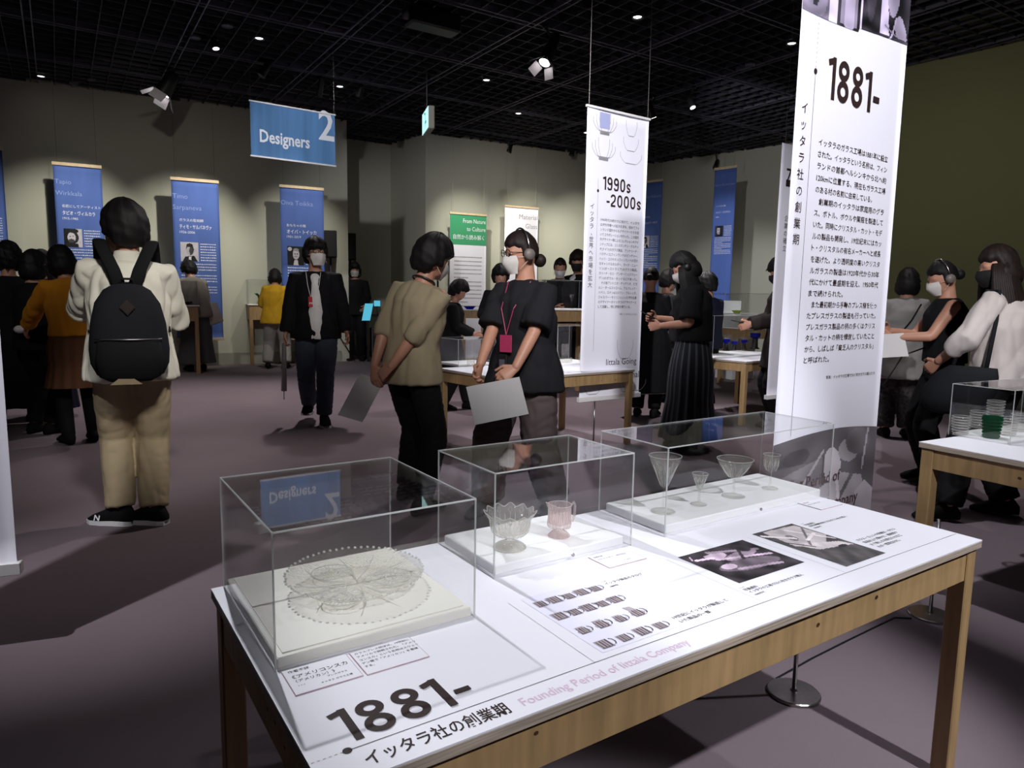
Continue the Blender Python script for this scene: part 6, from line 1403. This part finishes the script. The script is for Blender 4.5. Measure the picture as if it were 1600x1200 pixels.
g = MB(); S_ = p['sho']+A([-.145, .0, .02])*s; pts = [P+Zv*.12*s-Yp*.10*s, W(S_+A([-.055, -.05, -.16])*s), W(S_+A([0, -.03, .02])*s), W(S_+A([.0, .03, .022])*s), W(S_+A([-.05, .10, -.16])*s), P+Zv*.12*s+Yp*.08*s]; g.tube(pts, .012*s, 8); g.build('strap', F['bag'], t, True)
# 22 woman in tank top with camera
G = gd(1478, 5.9, 520); H = hgt(1490, 406, G)
p = person('woman in dark sleeveless top with headphones and white mask, holding a camera', G, 78, H, lean=3, head=(16, 10, 0), hL=(-.12, .40, 1.12), hR=(.10, .36, 1.16), top=(F['black'], .0, .9, .02, .01, 0, .004), bottom=('pants', F['black'], .02, .95), hair='bun', mask='white', phones='grey', vox=.009, seed=22, sw=.155, handk=(.8, .8), poleL=(-.5, -.7, -.6))
W, s = p['W'], p['s']; Xp = p['R']@A([1., 0, 0]); Yp = p['R']@A([0, 1., 0]); P = W(A([-.02, .52, 1.19])*s)
prop('camera_device', 'black camera in the hands of the woman in the dark sleeveless top', 'camera', P, [('camera_body', MB().bevbox(P-Xp*.065-Yp*.025-Zv*.045, Xp*.13, Yp*.05, Zv*.09, .01), 'black'), ('camera_lens', MB().tube([P+Yp*.02, P+Yp*.10-Zv*.02], .030, 14), 'black'), ('neck_strap', MB().tube([P+Xp*-.065, P+A([0, 0, -.30])-Xp*.10, P+A([0, 0, -.42])-Xp*.03-Yp*.1, P+A([0, 0, -.2])-Yp*.22, W(p['wai'])+Yp*.12], .006, 6), 'black')])
P = W(A([-.16, .42, 1.06])*s); prop('leaflet', 'white sheet of paper held by the woman with the camera', 'paper', P, [('sheet', card_at(P, unit(Yp*1.0-Zv*.1), unit(Zv*.9+Yp*.25), .20, .17), 'paper')])
# 21 grey shirt woman
G, H = PH(1398, 684, 1402, 421)
p = person('short-haired woman in long grey shirt with a shoulder strap, back turned, by the right wall', G, -18, H, head=(8, -10, 0), top=(F['lgrey'], .9, .62, .04, .04, .02, .008), bottom=('pants', mat('patterned_cloth', c8(60, 56, 56), .85, noise=(40, .7, (1, 1, 1))), .03, .93), hair='bob', vox=.011, seed=21, sw=.155, hR=(.16, .25, 1.0), hL=(-.14, .25, 1.0))
W, s = p['W'], p['s']; g = MB(); g.tube([W(A([.10, -.16, 1.36])*s), W(A([.02, -.20, 1.2])*s), W(A([-.10, -.20, 1.02])*s), W(A([-.19, -.10, .9])*s)], .007, 6); tag(g.build('bag_strap', F['black'], None), 'thin dark strap across the back of the woman in the long grey shirt', 'strap')
# 20 half hidden by banner
G = gd(1226, 7.6, 500); H = hgt(1226, 402, G)
p = person('person in dark coat holding a phone, half hidden behind the 1881 banner', G, 84, H, lean=4, head=(16, 0, 0), hL=(-.06, .33, 1.04), hR=(.08, .32, 1.05), coat=(F['darkbrown'], .97, .62, .03, .05, .01), bottom=('pants', F['black'], .02, .95), hair='bob', mask='black', vox=.012, seed=20)
W, s = p['W'], p['s']; Xp = p['R']@A([1., 0, 0]); Yp = p['R']@A([0, 1., 0]); P = W(A([0, .43, 1.06])*s); prop('phone', 'dark phone held by the half hidden person beside the 1881 banner', 'phone', P, [('cover', card_at(P, Xp, unit(Yp+Zv*.2), .08, .16, .009), 'black')])
# 19, 16, 17
G = at(1098, 645); person('person in navy behind the long-haired woman', G, 20, hgt(1100, 428, G), head=(10, 0, 0), top=(F['navy'], .95, .8, .03, .01, .01), bottom=('pants', F['black'], .02, .95), hair='short', vox=.013, seed=19, hR=(.12, .3, 1.0), hL=(-.12, .3, 1.0))
G = at(1008, 652); person('dark-haired woman in black seen from behind, right of the 1990s-2000s banner', G, -20, hgt(1010, 417, G), head=(10, 0, 0), top=(F['black'], .95, .3, .03, .08, .01), bottom=('pants', F['black'], .02, .95), hair='bun', vox=.012, seed=16, hR=(.12, .3, 1.0), hL=(-.12, .3, 1.0))
G = gd(1040, 9.2); person('person in dark clothes glimpsed between the banner and the long-haired woman', G, -60, hgt(1039, 424, G), head=(10, 0, 0), top=(F['suit'], .95, .8, .03, .01, .01), bottom=('pants', F['black'], .02, .95), hair='short', vox=.013, seed=17, mask='white')
# 14, 15 suits
G = gd(874, 10.4); p = person('man in grey suit jacket and mask with hands clasped, head bowed', G, 176, hgt(876, 402, G), head=(18, 0, 0), lean=4, top=(F['charcoal'], 0, .85, .01, 0, 0), coat=(F['suit'], .97, .74, .03, .02, .012, .004, .04), bottom=('pants', F['black'], .02, .95), hair='thin', mask='white', vox=.012, seed=14, hR=(.03, .27, 1.05), hL=(-.04, .27, 1.03), eyes=True, sw=.185, haircol='brown')
G = gd(902, 10.7); p = person('man in dark suit with black mask looking to the left', G, 140, hgt(899, 394, G), head=(8, 20, 0), top=(F['white'], 0, .85, .01, 0, 0), coat=(F['jacket'], .97, .74, .03, .02, .012, .004, .035), bottom=('pants', F['black'], .02, .95), hair='short', haircol='brown', mask='black', vox=.012, seed=15, sw=.18)
# 13 boots
G = at(704, 640); person('person in black with ankle boots mostly hidden behind the man in beige', G, -90, 1.50, lean=8, head=(20, 0, 0), top=(F['black'], .95, .5, .03, .03, .01), bottom=('pants', F['black'], .02, .95), hair='short', vox=.013, seed=13, hR=(.1, .3, 1.), hL=(-.1, .3, 1.), fR=(.06, -.10, 0), fL=(-.06, .22, 0), fyR=0, fyL=0)
G = gd(781, 8.6); person('person in dark jacket and white collar half hidden behind the headphone woman', G, 168, hgt(781, 416, G), head=(10, 20, 0), top=(F['white'], 0, .85, .01, 0, 0), coat=(F['black'], .95, .8, .02, .01, .01, .004, .05), bottom=('pants', F['black'], .02, .95), hair='short', vox=.013, seed=33, hR=(.1, .28, 1.1), hL=(-.1, .28, 1.1), sw=.15)
# 9, 10 staff in recess
G = at(556, 563); p = person('staff member in black with white mask standing by the loudspeaker, holding a blue folder', G, 190, hgt(552, 411, G), top=(F['black'], .95, .8, .03, .01, .01), bottom=('pants', F['black'], .02, .95), hair='bob', mask='white', vox=.014, seed=9, hL=(-.16, .25, .95), hR=(.2, .1, .8), sw=.19)
W, s = p['W'], p['s']; P = W(A([-.22, .30, .86])*s); prop('folder', 'blue folder with painted glow held by the staff member near the loudspeaker', 'folder', P, [('cover', card_at(P, p['R']@A([1., .2, 0]), unit(Zv+A([.2, 0, 0])), .16, .34, .01), 'screen')])  # cover emits light to imitate being lit
G = at(602, 549); p = person('staff member in black with black mask behind the equipment desk', G, 184, hgt(596, 419, G), top=(F['black'], .95, .8, .03, .01, .01), bottom=('pants', F['black'], .02, .95), hair='bun', mask='black', vox=.014, seed=10, hL=(-.1, .3, 1.1), hR=(.1, .3, 1.1), sw=.21)
# 7 yellow
G, H = PH(433, 576, 432, 419)
p = person('woman in bright yellow blouse and pale trousers seen from behind', G, 12, H, lean=4, head=(24, 8, 0), top=(F['yellow'], .8, .77, .045, .03, .03, .008), bottom=('pants', F['lightgrey'], .035, .93), hair='bob', vox=.012, seed=7, hR=(.10, .30, 1.08), hL=(-.12, .30, 1.08), sw=.165, fR=(.15, 0, 0), fL=(-.15, 0, 0))
W, s = p['W'], p['s']; P = W(A([.26, .02, .98])*s); t = tag(empty('shoulder_bag', P), 'small dark bag at the right side of the woman in yellow', 'bag'); MB().bevbox(P-A([.04, .08, .16]), (.07, 0, 0), (0, .16, 0), (0, 0, .2), .02).build('bag_body', F['bag'], t, True); MB().tube([P+Zv*.04, W(A([.19, -.06, 1.34])*s)], .008, 6).build('strap', F['bag'], t, True)
# 6 bending visitor
G, H = PH(308, 580, 300, 415); H = H*1.03
p = person('visitor in grey blouse and long grey skirt bending towards the case', G, 40, H+.1, lean=28, head=(14, 8, 0), top=(F['greyblouse'], .7, .82, .045, .02, .04, .008), bottom=('skirt', F['greyskirt'], .13, .27, .025), hair='short', vox=.012, seed=6, hR=(.10, .42, .95), hL=(-.12, .42, .95), sw=.165)
W, s = p['W'], p['s']; P = W(A([.20, -.05, .86])*s); t = tag(empty('tote_bag', P), 'pale cloth tote bag with black print on the shoulder of the bending visitor', 'bag'); e1 = unit(A([.95, .1, .35])); e2 = unit(A([-.33, 0, .95]))
MB().bevbox(P-e1*.19-e2*.20-A([0, .1, 0]), e1*.38, e2*.34, A([0, .06, 0]), .015).build('bag_body', F['blouse'], t, True)
g = MB()
for a_, b_, c_2, d_ in ((-.08, -.05, .0, .06), (0, .06, .07, -.04), (-.06, .05, .02, -.07)): g.tube([P+e1*a_+e2*b_-A([0, .102, 0]), P+e1*c_2+e2*d_-A([0, .102, 0])], .008, 4)
g.build('printed_mark', 'ink', t); MB().tube([P+e1*-.1+e2*.13, P+e1*-.12+e2*.30, P+e1*.02+e2*.30, P+e1*.08+e2*.13], .012, 6).build('strap', F['blouse'], t, True)
# 2,3,4,5 group at left
G, H = PH(30, 668, 30, 384)
person('curly-haired woman in long black dress and sandals seen from behind, at far left', G, 30, H, head=(4, -10, 0), top=(F['black'], .62, .22, .045, .12, .02, .006), hair='curly', vox=.010, seed=2, hR=(.22, .26, 1.0), hL=(-.2, .2, .95), sw=.185, build=1.12, bottom=None, sandal=True, shoe='brown', fR=(.13, 0, 0), fL=(-.13, 0, 0), fyR=-.4, fyL=.5)
G = gd(56, 7.6, 500); person('person in black with short dark hair behind the curly-haired woman', G, -10, hgt(58, 394, G), top=(F['black'], .95, .8, .03, .01, .01), bottom=('pants', F['black'], .02, .95), hair='bob', vox=.013, seed=4, hR=(.1, .3, 1.), hL=(-.1, .3, 1.))
G = at(86, 650); p = person('woman with white mask and hair clip facing the camera in the left group', G, 160, hgt(95, 393, G), head=(10, 14, 0), top=(F['black'], .9, .4, .03, .06, .01), bottom=('skirt', F['navy'], .10, .26, .03), hair='long', mask='white', eyes=True, vox=.011, seed=44, hR=(.14, .28, 1.05), hL=(-.05, .30, .98))
W, s = p['W'], p['s']; Yp = p['R']@A([0, 1., 0]); Xp = p['R']@A([1., 0, 0]); P = W(A([-.10, .30, 1.10])*s); prop('leaflet', 'white papers held by the masked woman in the left group', 'paper', P, [('sheet', card_at(P, Xp, unit(Zv+Yp*.3), .17, .24), 'paper')])
P = W(A([-.04, .22, 1.25])*s); prop('scarf', 'pale yellow green scarf of the masked woman in the left group', 'scarf', P, [('scarf_cloth', MB().tube([P+Zv*.10, P, P-Zv*.12], [.03, .045, .03], 10), fabric('limescarf', (170, 172, 120)))])
G, H = PH(128, 692, 124, 388)
p = person('dark-haired woman in mustard cardigan and brown skirt reaching to the left', G, 44, H+.03, lean=10, tilt=-5, head=(14, 10, 0), top=(F['mustard'], .93, .92, .03, .01, .01, .006), bottom=('skirt', F['brown'], .50, .24, .03), hair='bob', vox=.010, seed=55, hL=(-.30, .50, .90), hR=(.1, .3, 1.0), sw=.165, poleL=(-.7, -.5, -.3))
g = MB(); lg = p['legs']
for key in 'RL': hj, K, an = lg[key]; limb(g, [hj, K, an], [.09, .068, .052], 12)
part('leggings', mesh(g), F['black'], p['t'])
g = MB(); W = p['W']; P = p['arms']['L'][2]+A([-.04, .10, -.02]); g.ell(P, (.05, .04, .035), 10); P = W(P); g = MB().ell(P, (.05, .035, .035), 10); prop('handkerchief', 'small white cloth in the hand of the woman in mustard', 'cloth', P, [('cloth_fold', g, 'paper')])

# ------------------------------------------------------------------ small print stays joined
for o in bpy.data.objects:
    if o.type == 'MESH' and o.name.split('.')[0] in ('lettering', 'body_text', 'caption', 'name_lettering', 'foot_lettering', 'table_lettering', 'glass_outlines', 'ruled_line', 'catalogue_jug_tone', 'catalogue_jug_line', 'beaded_rim', 'moulded_disc', 'moulded_leaf', 'ear_loop', 'knot'):
        if o.parent: o['kind'] = 'stuff'
